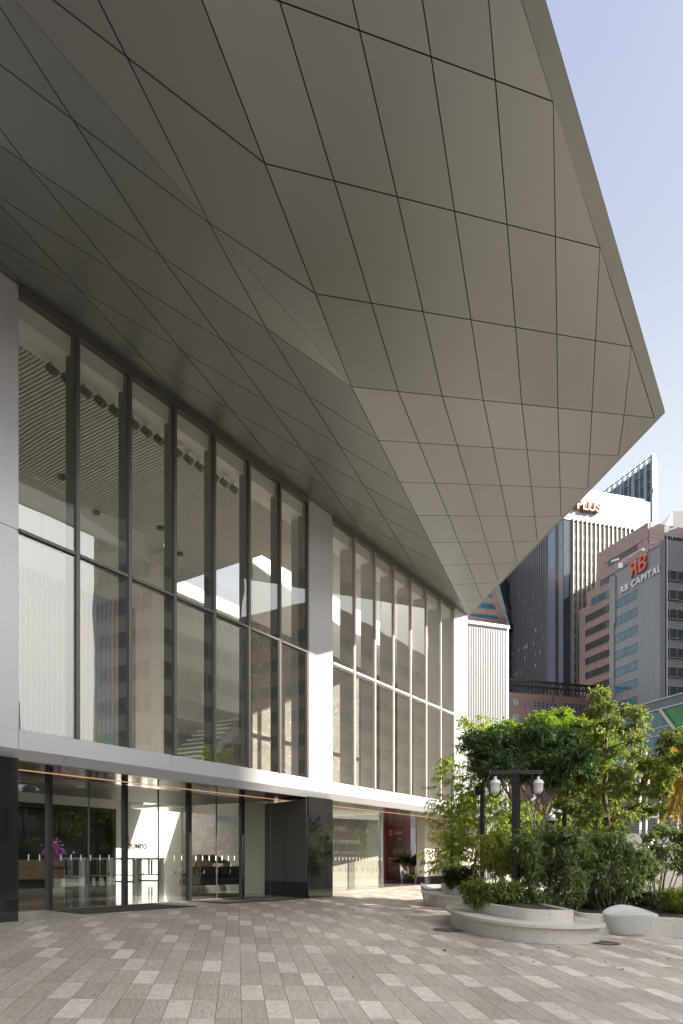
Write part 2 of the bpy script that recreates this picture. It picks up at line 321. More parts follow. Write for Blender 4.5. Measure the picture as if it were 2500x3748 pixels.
def fluted(name):
    m, t, p = newmat(name); L = t.links.new
    tc = N(t, 'ShaderNodeTexCoord'); sep = N(t, 'ShaderNodeSeparateXYZ'); L(tc.outputs['Object'], sep.inputs[0])
    nz = N(t, 'ShaderNodeTexNoise'); nz.inputs['Scale'].default_value = 0.5; nz.inputs['Detail'].default_value = 1; L(tc.outputs['Object'], nz.inputs['Vector'])
    ad = N(t, 'ShaderNodeMath', operation='MULTIPLY_ADD'); ad.inputs[1].default_value = 1.6; L(nz.outputs[0], ad.inputs[0]); L(sep.outputs[0], ad.inputs[2])
    mr = N(t, 'ShaderNodeMapRange'); mr.inputs[1].default_value = 12.2; mr.inputs[2].default_value = 16.8; L(ad.outputs[0], mr.inputs[0])
    cr = N(t, 'ShaderNodeValToRGB'); L(mr.outputs[0], cr.inputs[0]); el = cr.color_ramp.elements
    el[0].position = 0.0; el[0].color = (0.50, 0.42, 0.30, 1); el[1].position = 1.0; el[1].color = (0.42, 0.33, 0.32, 1)
    for pos, c in ((0.2, (0.36, 0.38, 0.26)), (0.33, (0.40, 0.40, 0.32)), (0.43, (0.60, 0.36, 0.20)), (0.53, (0.55, 0.44, 0.34)), (0.66, (0.32, 0.37, 0.46)), (0.8, (0.46, 0.38, 0.36))):
        e = el.new(pos); e.color = (*c, 1)
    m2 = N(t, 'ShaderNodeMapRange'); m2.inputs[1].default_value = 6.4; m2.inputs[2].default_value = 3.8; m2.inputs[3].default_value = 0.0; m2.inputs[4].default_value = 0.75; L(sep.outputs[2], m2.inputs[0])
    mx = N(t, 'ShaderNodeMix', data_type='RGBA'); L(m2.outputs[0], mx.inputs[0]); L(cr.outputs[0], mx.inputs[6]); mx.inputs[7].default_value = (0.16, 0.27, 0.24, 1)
    L(mx.outputs[2], p.inputs['Base Color']); p.inputs['Roughness'].default_value = 0.35
    return m

M_soffit = pm("soffit_metal", (0.275, 0.278, 0.268), rough=0.42, metal=0.88, var=0.04, vs=0.5, rvar=0.04)
def per_panel(m, amt):                               # each panel a hair lighter or darker
    t = m.node_tree; p = t.nodes['Principled BSDF']; src = p.inputs['Base Color'].links[0].from_socket
    g = N(t, 'ShaderNodeNewGeometry'); mr = N(t, 'ShaderNodeMapRange'); mr.inputs[3].default_value = 1-amt; mr.inputs[4].default_value = 1+amt
    t.links.new(g.outputs['Random Per Island'], mr.inputs[0]); mx = N(t, 'ShaderNodeMix', data_type='RGBA', blend_type='MULTIPLY'); mx.inputs[0].default_value = 1
    t.links.new(src, mx.inputs[6]); t.links.new(mr.outputs[0], mx.inputs[7]); t.links.new(mx.outputs[2], p.inputs['Base Color'])
per_panel(M_soffit, 0.035)
M_gap = pm("soffit_gap", (0.02, 0.02, 0.02), rough=0.9)
M_white = pm("white_metal_cladding", (0.45, 0.45, 0.462), rough=0.32, metal=0.15, var=0.015, vs=0.8, rvar=0.06)
M_mull = pm("bronze_grey_metal", (0.11, 0.106, 0.097), rough=0.4, metal=0.3, var=0.05, vs=2)
M_mull_lit = pm('lit_grey_beige_metal', (0.40, 0.375, 0.34), rough=0.4, metal=0.2, var=0.04, vs=2)  # mullion metal lightened; stronger light at the right put into the colour
M_doorfr = pm('dark_bronze_frame', (0.04, 0.038, 0.036), rough=0.35, metal=0.4)
M_dark = pm("black_metal", (0.018, 0.018, 0.018), rough=0.4, metal=0.3)
M_black = pm("black_polished_stone", (0.012, 0.012, 0.012), rough=0.05, var=0.2, vs=6)
M_blackmatt = pm("black_honed_stone", (0.015, 0.015, 0.015), rough=0.55)
M_ceil = pm("bronze_mirror_ceiling", (0.20, 0.175, 0.145), rough=0.12, metal=0.9, rvar=0.05, vs=1.2)
M_led = pm("led_strip", (0.9, 0.6, 0.3), emit=(1.0, 0.58, 0.28), es=0.1)
M_fin_lit = pm('lit_beige_mullion_fin', (0.52, 0.505, 0.47), rough=0.5)  # fins lightened; sunlight in the right bays put into the colour
M_glass = glassmat("window_glass", (0.96, 0.97, 0.955), r0=0.10, wav=0.07, ws=0.6)
M_doorglass = glassmat("door_glass", (0.92, 0.94, 0.92), r0=0.05)
M_cream = gridmat("cream_stone_wall", (0.76, 0.715, 0.63), (0.62, 0.58, 0.51), 1.3, 2.6, 0.012, rough=0.45, var=0.03)
M_lobwall = gridmat("pale_stone_wall", (0.72, 0.70, 0.66), (0.58, 0.56, 0.52), 2.0, 1.5, 0.012, rough=0.4, var=0.02)
M_slat = pm("slat_ceiling", (0.72, 0.70, 0.655), rough=0.5)
M_plaster = pm("white_plaster", (0.78, 0.76, 0.72), rough=0.6, var=0.02)
M_lobfloor = pm("polished_lobby_floor", (0.30, 0.27, 0.235), rough=0.1, var=0.22, vs=1.3, stretch=(0.35, 3, 1), coat=0.2)
M_darkceil = pm("dark_lobby_ceiling", (0.07, 0.06, 0.05), rough=0.35)
M_grey = pm("grey_panel", (0.13, 0.12, 0.112), rough=0.45, var=0.04)
M_marble = marble("veined_grey_marble", (0.27, 0.245, 0.22), (0.5, 0.46, 0.42))
M_wood = pm("brown_wood", (0.23, 0.16, 0.10), rough=0.45, var=0.35, vs=2.5, stretch=(1, 1, 9))
M_steel = pm("brushed_steel", (0.62, 0.61, 0.58), rough=0.22, metal=1.0, var=0.04)
M_pale = pm('pale_satin_steel', (0.62, 0.61, 0.58), rough=0.4, metal=0.35)
M_fabric = pm("charcoal_fabric", (0.045, 0.045, 0.047), rough=0.9, bump=0.2, bs=200)
M_leather = pm("tan_leather", (0.16, 0.12, 0.09), rough=0.6)
M_mat = pm("coir_mat", (0.055, 0.043, 0.035), rough=0.95, var=0.2, vs=60, bump=0.3, bs=200)
M_red = pm("crimson_panel", (0.24, 0.016, 0.028), rough=0.35, var=0.05)
M_beige = gridmat("beige_stone", (0.62, 0.565, 0.49), (0.45, 0.41, 0.36), 60, 1.55, 0.012, rough=0.5, var=0.03)
M_lettw = pm("white_lettering", (0.85, 0.85, 0.85), rough=0.5)
M_lettd = pm("dark_lettering", (0.05, 0.05, 0.05), rough=0.5)
M_pave = paving(); M_terr = terrazzo()
M_soil = pm("soil", (0.045, 0.032, 0.022), rough=1, var=0.5, vs=14, bump=0.6, bs=30)
M_conc = pm("pale_cast_concrete", (0.50, 0.49, 0.47), rough=0.45, var=0.07, vs=3, bump=0.04, bs=12)
M_asph = pm("asphalt", (0.05, 0.05, 0.052), rough=0.9, var=0.25, vs=8)
M_bark = pm("bark", (0.11, 0.075, 0.05), rough=0.9, var=0.35, vs=18, bump=0.4, bs=40)
M_barkp = pm("pale_bark", (0.22, 0.175, 0.13), rough=0.9, var=0.3, vs=18, bump=0.3, bs=40)
M_whitep = pm("white_painted_metal", (0.78, 0.78, 0.76), rough=0.35)
M_whitewall = pm("white_render", (0.72, 0.71, 0.69), rough=0.7, var=0.05, vs=1.5)
M_corr = pm("white_corrugated_metal", (0.36, 0.36, 0.37), rough=0.4, metal=0.1)

# ------------------------------------------------------------------ ground
def ground():
    xs = [-60, -25, -10, -4, 0, 4, 8, 12, 16, 20, 26, 32, 40, 60, 90]
    ys = [-45, -30, -16, -12, -9, -7.5, -6, -4.5, -3, -1.5, 0, 2.05]
    m = MB()
    vs_ = [(x, y, gz(x, y)) for y in ys for x in xs]; n = len(xs)
    m.add(vs_, [(j*n+i, j*n+i+1, (j+1)*n+i+1, (j+1)*n+i) for j in range(len(ys)-1) for i in range(n-1)])
    m.add([(18.73, 2.05, 0), (90, 2.05, 0), (90, 45, 0), (18.73, 45, 0)], [(0, 1, 2, 3)])
    m.build('plaza_paving', M_pave, kind='structure')
    MB().add([(-1500, -1500, -1.6), (1500, -1500, -1.6), (1500, 1500, -1.6), (-1500, 1500, -1.6)], [(0, 1, 2, 3)]).build('ground', M_asph, kind='structure')
ground()

# ------------------------------------------------------------------ the main building
bld = thing('office_building', 'large white office building with folded overhanging soffit over a tall glazed facade', 'building')
K = Vector((12.486, -4.409, 10.453)); T = Vector((29.338, 0, 11.452)); HS = Vector((4.126, 0, 0))
A1 = Vector((2.108, 0.561, -0.234)); CV = Vector((0.956, -0.549, 0.236)); B1 = Vector((-1.977, 0.602, 0.02))
A2 = (T - K) / 8; BB = A2 - HS
def inset(poly, d):
    n = len(poly); nrm = (poly[1]-poly[0]).cross(poly[2]-poly[0]).normalized(); out = []
    for i in range(n):
        p0, p1, p2 = poly[i-1], poly[i], poly[(i+1) % n]
        e0 = (p1-p0).normalized(); e1 = (p2-p1).normalized()
        n0 = nrm.cross(e0); n1 = nrm.cross(e1)
        k = d / max(1 + n0.dot(n1), 0.15)
        out.append(p1 + (n0+n1) * k)
    return out
def soffit(name, cells, gap=0.009):
    m = MB(); back = MB()
    for c in cells:
        nrm = (c[1]-c[0]).cross(c[2]-c[0]).normalized()
        if nrm.z > 0: c = c[::-1]; nrm = -nrm
        m.slab(inset(c, gap), -nrm * 0.02)
        bk = [p - nrm * 0.022 for p in c]
        back.add(bk, [tuple(range(len(bk)))])
    o = m.build(name, M_soffit, bld); back.build('joint_backing', M_gap, o)
def tri_cells(a, b, n=8):
    P = lambda m, j: K + a*m + b*j
    cs = []
    for m in range(n):
        for j in range(n-m-1): cs.append([P(m, j), P(m, j+1), P(m+1, j+1), P(m+1, j)])
        cs.append([P(m, n-m-1), P(m, n-m), P(m+1, n-m-1)])
    return cs
soffit('soffit', tri_cells(-A1, CV)); soffit('soffit', tri_cells(A2, CV)); soffit('soffit', tri_cells(A2, BB))
P = lambda m, j: K - A1*m + B1*j
cs = []
for m in range(8):
    for j in range(m): cs.append([P(m, j), P(m, j+1), P(m+1, j+1), P(m+1, j)])
    cs.append([P(m, m), P(m+1, m), P(m+1, m+1)])
soffit('soffit', cs)
W2 = B1 - A1
Q = lambda m, j: K + W2*m + BB*j
cs = []
for m in range(5):
    cs.append([Q(m, 0), Q(m, 1), Q(m+1, 0)])
    for j in range(1, 8): cs.append([Q(m, j), Q(m, j+1), Q(m+1, j), Q(m+1, j-1)])
soffit('soffit', cs)
Rr = K + CV*8; V0 = K - A1*8
# fascia: narrow bevel along the sharp outer edge, roof sloping back from it
eo = Vector((0, -0.25, 0.067))
m = MB()
edge0 = [K - A1*i + CV*(8-i) for i in range(9)]
inn = [p + Vector((0, -0.014, 0.005)) for p in edge0]; out = [p + eo for p in edge0]; top = [p + eo + Vector((0, 0.02, 0.04)) for p in edge0]
m.add(inn + out + top, [(i+1, i, 9+i, 10+i) for i in range(8)] + [(10+i, 9+i, 18+i, 19+i) for i in range(8)])
m.build('fascia', M_soffit, bld)
Wp = Rr + eo + Vector((-0.06, 0, 0)); Tt = T + Vector((0.25, -0.2, 0.2)); V1 = V0 + eo
m = MB(); m.slab([Rr + Vector((0.01, -0.01, 0.004)), T + Vector((0.01, 0, 0.004)), Tt, Wp + Vector((0.08, 0, 0))], (-0.03, 0.03, 0.03)); m.build('fascia', M_soffit, bld)
MB().add([V1 + Vector((0, 0, 0.03)), Wp + Vector((0.02, 0, 0.03)), Tt + Vector((0, 0, 0.03)), (20.5, -4.5, 15.4), (-4, -4.5, 15.4), (29, 14, 15.4), (-6, 14, 15.4), (30, 14, 11.6)],
    [(0, 1, 3, 4), (1, 2, 3)]).build('roof', M_white, bld)
B((-6, -5.98, 0, 0.4, 3.5, 13.4)).build('end_wall', M_white, bld)

m = MB(); m.slab([(-4, -4.5, 15.4), (20.5, -4.5, 15.4), (23.3, 1.4, 15.4), (-4.6, 1.4, 15.4)], (0, 0, 0.1)); m.slab([(-4.6, 1.4, 15.4), (18.8, 1.4, 15.4), (18.8, 4.4, 15.4), (-5, 4.4, 15.4)], (0, 0, 0.1)); m.slab([(18.8, 3.1, 15.4), (24.1, 3.1, 15.4), (24.7, 4.4, 15.4), (18.8, 4.4, 15.4)], (0, 0, 0.1)); m.slab([(-5, 5.6, 15.4), (25.2, 5.6, 15.4), (26.5, 8.9, 15.4), (-5, 8.9, 15.4)], (0, 0, 0.1)); m.slab([(17.3, 4.4, 15.4), (24.7, 4.4, 15.4), (25.2, 5.6, 15.4), (17.3, 5.6, 15.4)], (0, 0, 0.1)); m.build('roof', M_white, bld)  # unseen slots left in the roof to light the interior
B((-5, 17.3, 4.4, 5.6, 15.42, 15.45)).build('added_skylight', M_doorglass, bld)  # unseen roof glazing added to brighten the hall
# walls of the facade: X ranges of the pillars
HEAD = 11.44
B((6.7, 29.33, 0.014, 0.6, HEAD+0.002, 11.75)).build('head_closure', M_gap, bld)
def pillar(x0, x1):
    B((x0, x1, 0, 0.6, 3.455, 7.03), (x0, x1, 0.0, 0.6, 7.042, HEAD)).build('wall_pillar', M_white, bld)
pillar(6.7, 8.212); pillar(17.43, 18.73); pillar(27.93, 29.34)
B((29.3, 29.338, 0.6, 13.9, 3.1, 13.4)).build('end_wall', M_white, bld)
B((-5.9, 6.69, 0, 0.5, 3.455, HEAD)).build('side_wall', M_white, bld)
BAY = 1.316
def section(x0, depth):
    x1 = x0 + 7*BAY
    # sill, head and transom are one run each
    xa = x0
    B((x0+0.003, x1-0.003, -0.04, 0.12, HEAD-0.16, HEAD-0.003)).build('window_head', M_mull, bld)
    for k in range(7):
        xl = x0 + k*BAY; xr = xl + BAY
        mm = B((xr-0.095, xr-0.005, -0.035, 0.0, 3.456, HEAD-0.165), (xr-0.109, xr-0.006, 0.0, 0.03, 3.456, HEAD-0.165))
        mm.build('mullion', M_mull if x0 < 18 else M_mull_lit, bld, bevel=0.004)
        B((xr-0.105, xr-0.01, 0.032, depth, 3.456, HEAD-0.165)).build('mullion_fin', M_mull if x0 < 18 else M_fin_lit, bld)
        B((xl+0.002, xr-0.117, -0.045, 0.02, 7.0, 7.055), (xl+0.002, xr-0.117, 0.022, 0.09, 6.97, 7.08)).build('transom', M_whitep if x0 > 18 else M_mull, bld)
        B((xl+0.002, xr-0.117, 0.002, 0.016, 3.456, 6.968)).build('window_pane', M_glass, bld)
        B((xl+0.002, xr-0.117, 0.002, 0.016, 7.082, HEAD-0.162)).build('window_pane', M_glass, bld)
section(8.214, 0.27); section(18.732, 0.5)
# band under the windows and the canopy edge
for a, b in ((-6, 8.21), (8.222, 12.0), (12.01, 15.8), (15.81, 18.72), (18.73, 22.5), (22.51, 26.3), (26.31, 29.34)):
    B((a, b, 0.0, 0.35, 3.098, 3.452)).build('sill_band', M_white, bld)
for a, b in ((-6, 3), (3.01, 9.2), (9.21, 13.5), (13.51, 18.4), (18.41, 23.2), (23.21, 29.2), (29.21, 35.0)):
    MB().slab([(a, -0.03, 3.09), (a, 0.14, 2.92), (a, 0.3, 2.92), (a, 0.3, 3.09)], (b-a, 0, 0)).build('canopy_band', M_white, bld)
B((29.36, 35.0, 0.0, 1.5, 3.098, 3.2), (29.36, 38.5, 1.503, 8.3, 3.098, 3.2)).build('canopy_roof', M_white, bld)
for i, a in enumerate((-6, 3, 9.2, 13.5, 18.4, 23.2, 29.2)):
    b = (3, 9.2, 13.5, 18.4, 23.2, 29.2, 35)[i]
    B((a+0.003, b-0.003 if b < 35 else 38.5, 0.305, 2.1 if b < 18.5 else 8.3, 2.935, 3.05)).build('canopy_ceiling', M_ceil if b < 18.5 else pm("satin_canopy_ceiling", (0.55, 0.5, 0.43), rough=0.16, metal=0.85, rvar=0.05), bld)
B((-6, 33, 1.515, 1.535, 2.925, 2.933)).build('light_strip', M_led, bld)
m = MB()
for X in (19.6, 22.3, 25.0, 27.7): m.lathe([(0.05, 0), (0.05, 0.006)], 12, (X, 0.9, 2.928)); m.lathe([(0.05, 0), (0.05, 0.006)], 12, (X, 2.4 if X > 26 else 1.2, 2.928))
m.build('downlight', M_dark, bld)
# black stone bases of the pillars with the recess wall beside the middle one
B((6.7, 8.205, -0.004, 2.0, -0.1, 2.93)).build('stone_cladding', M_black, bld)
B((17.44, 18.725, -0.004, 0.04, -0.1, 2.92), (18.66, 18.725, 0.041, 2.0, -0.1, 2.92)).build('stone_cladding', M_black, bld)
m = MB(); a, b = Vector((17.43, 0.02, 0)), Vector((18.3, 2.6, 0)); a2 = Vector((17.30, 0.05, 0))
def rw(p, q, z0, z1): MB
for p, q in (((17.42, 0.05), (18.0, 1.24)), ((18.01, 1.26), (18.6, 2.47))):
    mm = MB(); mm.slab([(p[0], p[1], 0.46), (q[0], q[1], 0.46), (q[0], q[1], 2.86), (p[0], p[1], 2.86)], (0.08, 0, 0)); mm.build('recess_panel', M_grey, bld)
    mm = MB(); mm.slab([(p[0]-0.01, p[1], -0.05), (q[0]-0.01, q[1], -0.05), (q[0]-0.01, q[1], 0.455), (p[0]-0.01, p[1], 0.455)], (0.09, 0, 0)); mm.build('skirting', M_blackmatt, bld)
# entrance doors at Y = 2.05
YD = 2.05
posts = [8.21, 10.36, 12.5, 14.72, 16.95]
for X in posts[1:]: B((X-0.05, X+0.05, YD-0.07, YD+0.07, 0, 2.93)).build('door_frame', M_doorfr, bld, bevel=0.004)
for i in range(4):
    x0, x1 = posts[i] + (0.06 if i else 0.0), posts[i+1] - 0.06; xm = (x0+x1)/2
    for p, q in ((x0, xm-0.012), (xm+0.012, x1)):
        g = B((p, q, YD-0.008, YD+0.008, 0.02, 2.9)).build('door_pane' if i in (1, 3) else 'glass_screen', M_doorglass, bld)
    B((xm-0.01, xm+0.01, YD-0.02, YD+0.02, 0.02, 2.9)).build('glazing_joint', M_mull, bld)
B((17.02, 18.33, YD-0.008, YD+0.008, 0.02, 2.9)).build('glass_screen', M_doorglass, bld)
m = MB()
X = 8.5
while X < 16.8:
    if min(abs(X-p) for p in posts) > 0.12: m.box(X-0.012, X+0.012, YD-0.016, YD-0.010, 1.09, 1.22)
    X += 0.27
X = 19.0
while X < 25.6: m.box(X-0.006, X+0.006, YD-0.016, YD-0.010, 1.09, 1.2); X += 0.24
m.build('glass_marker', M_lettw, bld)
m = MB(); X = 8.7
while X < 17.4:
    if min(abs(X-p) for p in posts) > 0.2:
        m.prism([(X-0.03, YD-0.016), (X-0.005, YD-0.016), (X-0.005, YD-0.010), (X-0.03, YD-0.010)], 0.72, 0.78)
        m.prism([(X+0.005, YD-0.016), (X+0.03, YD-0.016), (X+0.03, YD-0.010), (X+0.005, YD-0.010)], 0.74, 0.83)
    X += 0.55
X = 19.2
while X < 25.5: m.prism([(X-0.02, YD-0.016), (X+0.02, YD-0.016), (X+0.02, YD-0.010), (X-0.02, YD-0.010)], 0.70, 0.8); X += 0.4
m.build('glass_emblem', M_lettd, bld)
# glazed branch office right of the middle pillar
for x0, x1 in ((18.74, 20.4), (20.41, 22.9), (22.91, 25.55)):
    B((x0+0.004, x1-0.004, YD-0.008, YD+0.008, 0.02, 2.9)).build('glass_screen', M_doorglass, bld)
B((25.56, 25.62, YD-0.03, YD+0.03, 0, 2.92), (18.74, 25.55, YD-0.02, YD+0.02, 0.0, 0.02)).build('door_frame', M_steel, bld)
B((25.58, 25.596, YD+0.04, 4.4, 0.02, 2.9)).build('glass_screen', M_doorglass, bld)
# lobby
B((4, 40, 2.052, 26, -0.1, 0.012)).build('lobby_floor', M_lobfloor, bld)
B((4, 18.5, 2.2, 6.0, 2.95, 3.3)).build('lobby_ceiling', M_darkceil, bld)
B((4, 18.5, 2.12, 2.19, 2.95, 3.0)).build('door_head', M_dark, bld)
B((4, 30, 15.5, 20.3, 4.42, 4.6), (4, 30, 6.0, 8.6, 4.42, 4.6)).build('lobby_ceiling', M_plaster, bld)  # stretch between the strips left open, unseen, so sky light fills the lobby
B((18.68, 18.74, 2.2, 3.4, 0.012, 2.93)).build('lobby_wall', M_cream, bld)
YB = 20.0
B((12, 21.0, YB, YB+0.2, 0.012, 4.4), (21.0, 27.9, YB, YB+0.2, 3.9, 4.4), (27.9, 33.0, YB, YB+0.2, 0.012, 4.4)).build('lobby_wall', M_lobwall, bld)
B((21.0, 21.25, YB-0.06, YB+0.5, 0.012, 3.9), (27.65, 27.9, YB-0.06, YB+0.5, 0.012, 3.9), (21.25, 27.65, YB-0.06, YB+0.5, 3.66, 3.9), (21.0, 27.9, YB+0.5, YB+0.6, 0.012, 3.9)).build('lift_portal', M_blackmatt, bld)
B((21.3, 27.6, YB+2.4, YB+2.5, 0.012, 3.65)).build('lift_wall', M_black, bld)
B((33.02, 33.3, 12, 20.1, 0.012, 4.4)).build('lobby_wall', M_marble, bld, label='dark veined marble wall deep in the lobby')
B((29.4, 32.9, 11.0, 11.2, 0.012, 4.4)).build('lobby_wall', M_marble, bld, label='veined grey marble wall beside the seating')
# upper hall behind the tall windows
B((4, 29.3, 0.36, 8.5, 3.3, 3.45)).build('upper_floor', M_cream, bld)
B((4, 17.2, 5.5, 5.7, 3.45, 15.3)).build('upper_wall', M_cream, bld)
B((17.2, 29.2, 8.5, 8.7, 3.45, 12.0)).build('upper_wall', M_cream, bld)
B((18.9, 29.2, 3.2, 3.4, 3.45, 8.9)).build('marble_wall', M_marble, bld); B((18.9, 29.2, 3.2, 3.4, 8.902, 14.5)).build('upper_wall', M_plaster, bld)
B((4, 29.3, 0.13, 0.75, 10.95, 11.1), (4, 29.3, 0.121, 0.18, 11.102, 11.42)).build('ceiling_margin', M_plaster, bld)
m = MB(); mb = MB()
x = 4.0                                              # slats run across the hall, perpendicular to the glass, skewed like the soffit
zc = 10.9
i = 0
while x < 30:
    m.slab([(x, 0.78, 10.95), (x+0.045, 0.78, 10.95), (x+0.045-0.35, 2.3, 10.6), (x-0.35, 2.3, 10.6)], (0, 0, 0.07))
    ye = 4.4 if x < 16.6 else (8.4 if x < 18.6 else 2.32); xe = x - 0.35 + 0.75*(ye-2.3)/6.1; ze = 10.6 + 0.15*(ye-2.3)/6.1
    m.slab([(x-0.35, 2.303, 10.6), (x-0.35+0.045, 2.303, 10.6), (xe+0.045, ye, ze), (xe, ye, ze)], (0, 0, 0.07))
    x += 0.095
mb.box(4, 17.2, 0.78, 4.4, 11.15, 11.2); mb.box(17.2, 18.8, 0.78, 8.5, 11.15, 11.2); mb.box(18.8, 29.3, 0.78, 1.4, 11.15, 11.2)
m.build('slat_ceiling', M_slat, bld); mb.build('ceiling_backing', M_darkceil, bld)
m = MB()
for X, Y in ((11.9, 3.6), (13.6, 4.4), (15.2, 3.6), (16.8, 4.4), (20, 3)):
    m.lathe([(0.11, 0), (0.11, 0.05)], 14, (X, Y, 10.57))
m.build('downlight', M_dark, bld)
def spot(X):
    t = thing('track_spotlight', 'small grey spotlight on the ceiling track behind the tall glass', 'spotlight', (X, 0.62, 10.95), 0, 'track spotlights behind the glass')
    MB().tube([(0, 0, 0), (0, 0, -0.12)], 0.012, 6).build('stem', M_mull, t)
    MB().tube([(-0.03, 0.05, -0.1), (0.05, -0.08, -0.24)], [0.075, 0.085], 14).build('lamp_head', M_mull, t)
    return t
sp0 = None
for X in [9.35, 9.7] + [10.15+0.38*k for k in range(3)] + [11.45+0.38*k for k in range(3)] + [12.8+0.38*k for k in range(3)] + [14.1+0.38*k for k in range(3)]:
    if sp0 is None: sp0 = spot(X)
    else:
        c = copy_tree(sp0); c.location.x = X
# mezzanine and stair
st = MB()
for k in range(14):
    st.box(17.3+0.27*k, 17.6+0.27*k, 5.4, 6.9, 3.6+0.2*k, 3.66+0.2*k)
st.slab([(17.3, 5.35, 3.4), (21.2, 5.35, 6.3), (21.2, 5.35, 6.0), (17.3, 5.35, 3.1)], (0, 0.05, 0))
st.build('staircase', M_plaster, bld)
B((17.2, 29.0, 7.0, 8.45, 6.3, 6.5), (17.2, 29, 6.96, 7.0, 6.2, 6.9)).build('mezzanine', M_plaster, bld)
B((17.3, 20.5, 6.9, 6.92, 6.9, 7.5)).build('glass_balustrade', M_doorglass, bld)
# fluted screen with painted colours
fs = thing('fluted_screen', 'tall fluted translucent screen in green, orange and blue tints on the cream wall', 'wall art', (0, 0, 0))
m = MB(); x = 9.4
while x < 15.8:
    n = 8; m.add([(x + 0.16*i/n, 5.3 - 0.05*math.sin(math.pi*i/n), z) for z in (3.5, 8.75) for i in range(n+1)], [(i, i+1, n+2+i, n+1+i) for i in range(n)], True); x += 0.16
m.box(9.4, 15.84, 5.302, 5.45, 3.5, 8.75)
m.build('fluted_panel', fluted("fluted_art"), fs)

# ------------------------------------------------------------------ text
def text(name, s, size, M, mat, parent=None, ext=0.004, bold=0.0, align='LEFT', shear=0, space=1.0):
    cu = bpy.data.curves.new(name, 'FONT'); cu.body = s; cu.size = size; cu.extrude = ext; cu.offset = bold; cu.align_x = align; cu.shear = shear; cu.space_character = space
    o = bpy.data.objects.new(name, cu); col.objects.link(o)
    dg = bpy.context.evaluated_depsgraph_get()
    me = bpy.data.meshes.new_from_object(o.evaluated_get(dg)); bpy.data.objects.remove(o)
    me.transform(M); me.materials.clear(); me.materials.append(mat)
    o2 = bpy.data.objects.new(name, me); col.objects.link(o2)
    if parent: o2.parent = parent
    return o2
def facing(o, ux):                                   # text lies in the plane through o spanned by ux and z, readable from the -y side
    ux = Vector((ux[0], ux[1], 0)).normalized(); nz = Vector((ux.y, -ux.x, 0))
    M = Matrix.Identity(4)
    for i in range(3): M[i][0] = ux[i]; M[i][1] = (0, 0, 1)[i]; M[i][2] = nz[i]; M[i][3] = o[i]
    return M
text('wall_number', '1\n-\n3', 0.55, facing((28.6, YB-0.02, 3.2), (1, 0)), M_lettd, bld, 0.01)
text('wall_lettering', '@UMPO', 0.42, facing((28.6, YB-0.02, 1.75), (1, 0)), M_lettd, bld, 0.01, bold=0.006)
text('lift_number', '1', 0.4, facing((23.0, YB+2.38, 1.6), (1, 0)), M_lettw, bld, 0.01)
text('lift_number', 'A', 0.3, facing((26.2, YB+2.38, 1.9), (1, 0)), M_lettw, bld, 0.01)

# branch office interior panel
pan = thing('display_panel', 'grey brown display panel with white lettering behind the branch glass', 'panel', (23.4, 4.0, 0))
ux = Vector((0.95, -0.3, 0)).normalized()
Mp = frame((0, 0, 0), ux); mm = MB(Mp); mm.box(0, 3.6, 0, 0.12, 0.02, 2.75); mm.build('panel_board', pm("taupe_panel", (0.36, 0.32, 0.29), rough=0.3), pan)
text('lettering', "We've renewed.", 0.34, facing(ux*0.35 + Vector((ux.y, -ux.x, 0))*0.01 + Vector((0, 0, 1.75)), ux), M_lettw, pan, 0.003, bold=0.004)
text('lettering', "Start a wealth conversation\nwith us about how wealth\nis our strength", 0.2, facing(ux*0.35 + Vector((ux.y, -ux.x, 0))*0.01 + Vector((0, 0, 1.35)), ux), M_lettw, pan, 0.003)
def hsbc(parent, o, ux, h):
    n_ = Vector((ux.y, -ux.x, 0)); a = h/2; Rm = pm("logo_red", (0.55, 0.01, 0.02), rough=0.4)
    def tri(pts, lay): return [Vector(o) + ux*p[0] + Vector((0, 0, p[1])) + n_*lay for p in pts]
    mw = MB(); mw.slab(tri([(-a, -a), (a, -a), (a, a), (-a, a)], 0.008), n_*0.004); ob = mw.build('logo', M_lettw, parent)
    mr = MB()
    for pts in ([(-a, -a), (0, 0), (-a, a), (-2*a, 0)], [(a, a), (0, 0), (a, -a), (2*a, 0)]): mr.slab(tri(pts, 0.013), n_*0.004)
    mr.build('logo', Rm, parent)
    text('lettering', 'HSBC', h*0.95, facing(Vector(o) + ux*(2.3*a) + Vector((0, 0, -a*0.65)) + n_*0.012, ux), M_lettw, parent, 0.003, bold=0.004)
hsbc(pan, ux*0.9 + Vector((0, 0, 2.35)), ux, 0.28)

# crimson wall with poster
FR = 39.0
pl = xy(1413, FR); prr = xy(1503, FR+1.1); ux = (prr - pl).normalized(); WL = (prr-pl).length
red = thing('crimson_poster_wall', 'crimson advertising wall with white lettering and a hexagonal picture at the passage', 'poster wall', (pl.x, pl.y, 0))
mm = MB(frame((0, 0, 0), ux)); mm.box(0, WL, 0, 0.25, 0.02, 2.95); mm.build('front_board', M_red, red)
pk = xy(1396, FR+1.2) - pl; k = Vector((pk.x, pk.y, 0))
mm = MB(); mm.slab([Vector((-0.005, 0, 0.02)), Vector((-0.005, 0, 2.95)), k + Vector((0, 0, 2.95)), k + Vector((0, 0, 0.02))], (0, 0.15, 0)); mm.build('side_board', M_red, red)
nn = Vector((ux.y, -ux.x, 0))
hsbc(red, ux*0.3 + Vector((0, 0, 2.55)), ux, 0.26)
text('lettering', 'Unlimited lounge access,\naccelerated miles and', 0.15, facing(ux*0.17 + nn*0.01 + Vector((0, 0, 1.12)), ux), M_lettw, red, 0.003, bold=0.003)
text('lettering', 'Start a conversation with our\nnew wealth centre at Level 35,\nSingapore Land Tower.', 0.1, facing(ux*0.17 + nn*0.01 + Vector((0, 0, 0.72)), ux), M_lettw, red, 0.003)
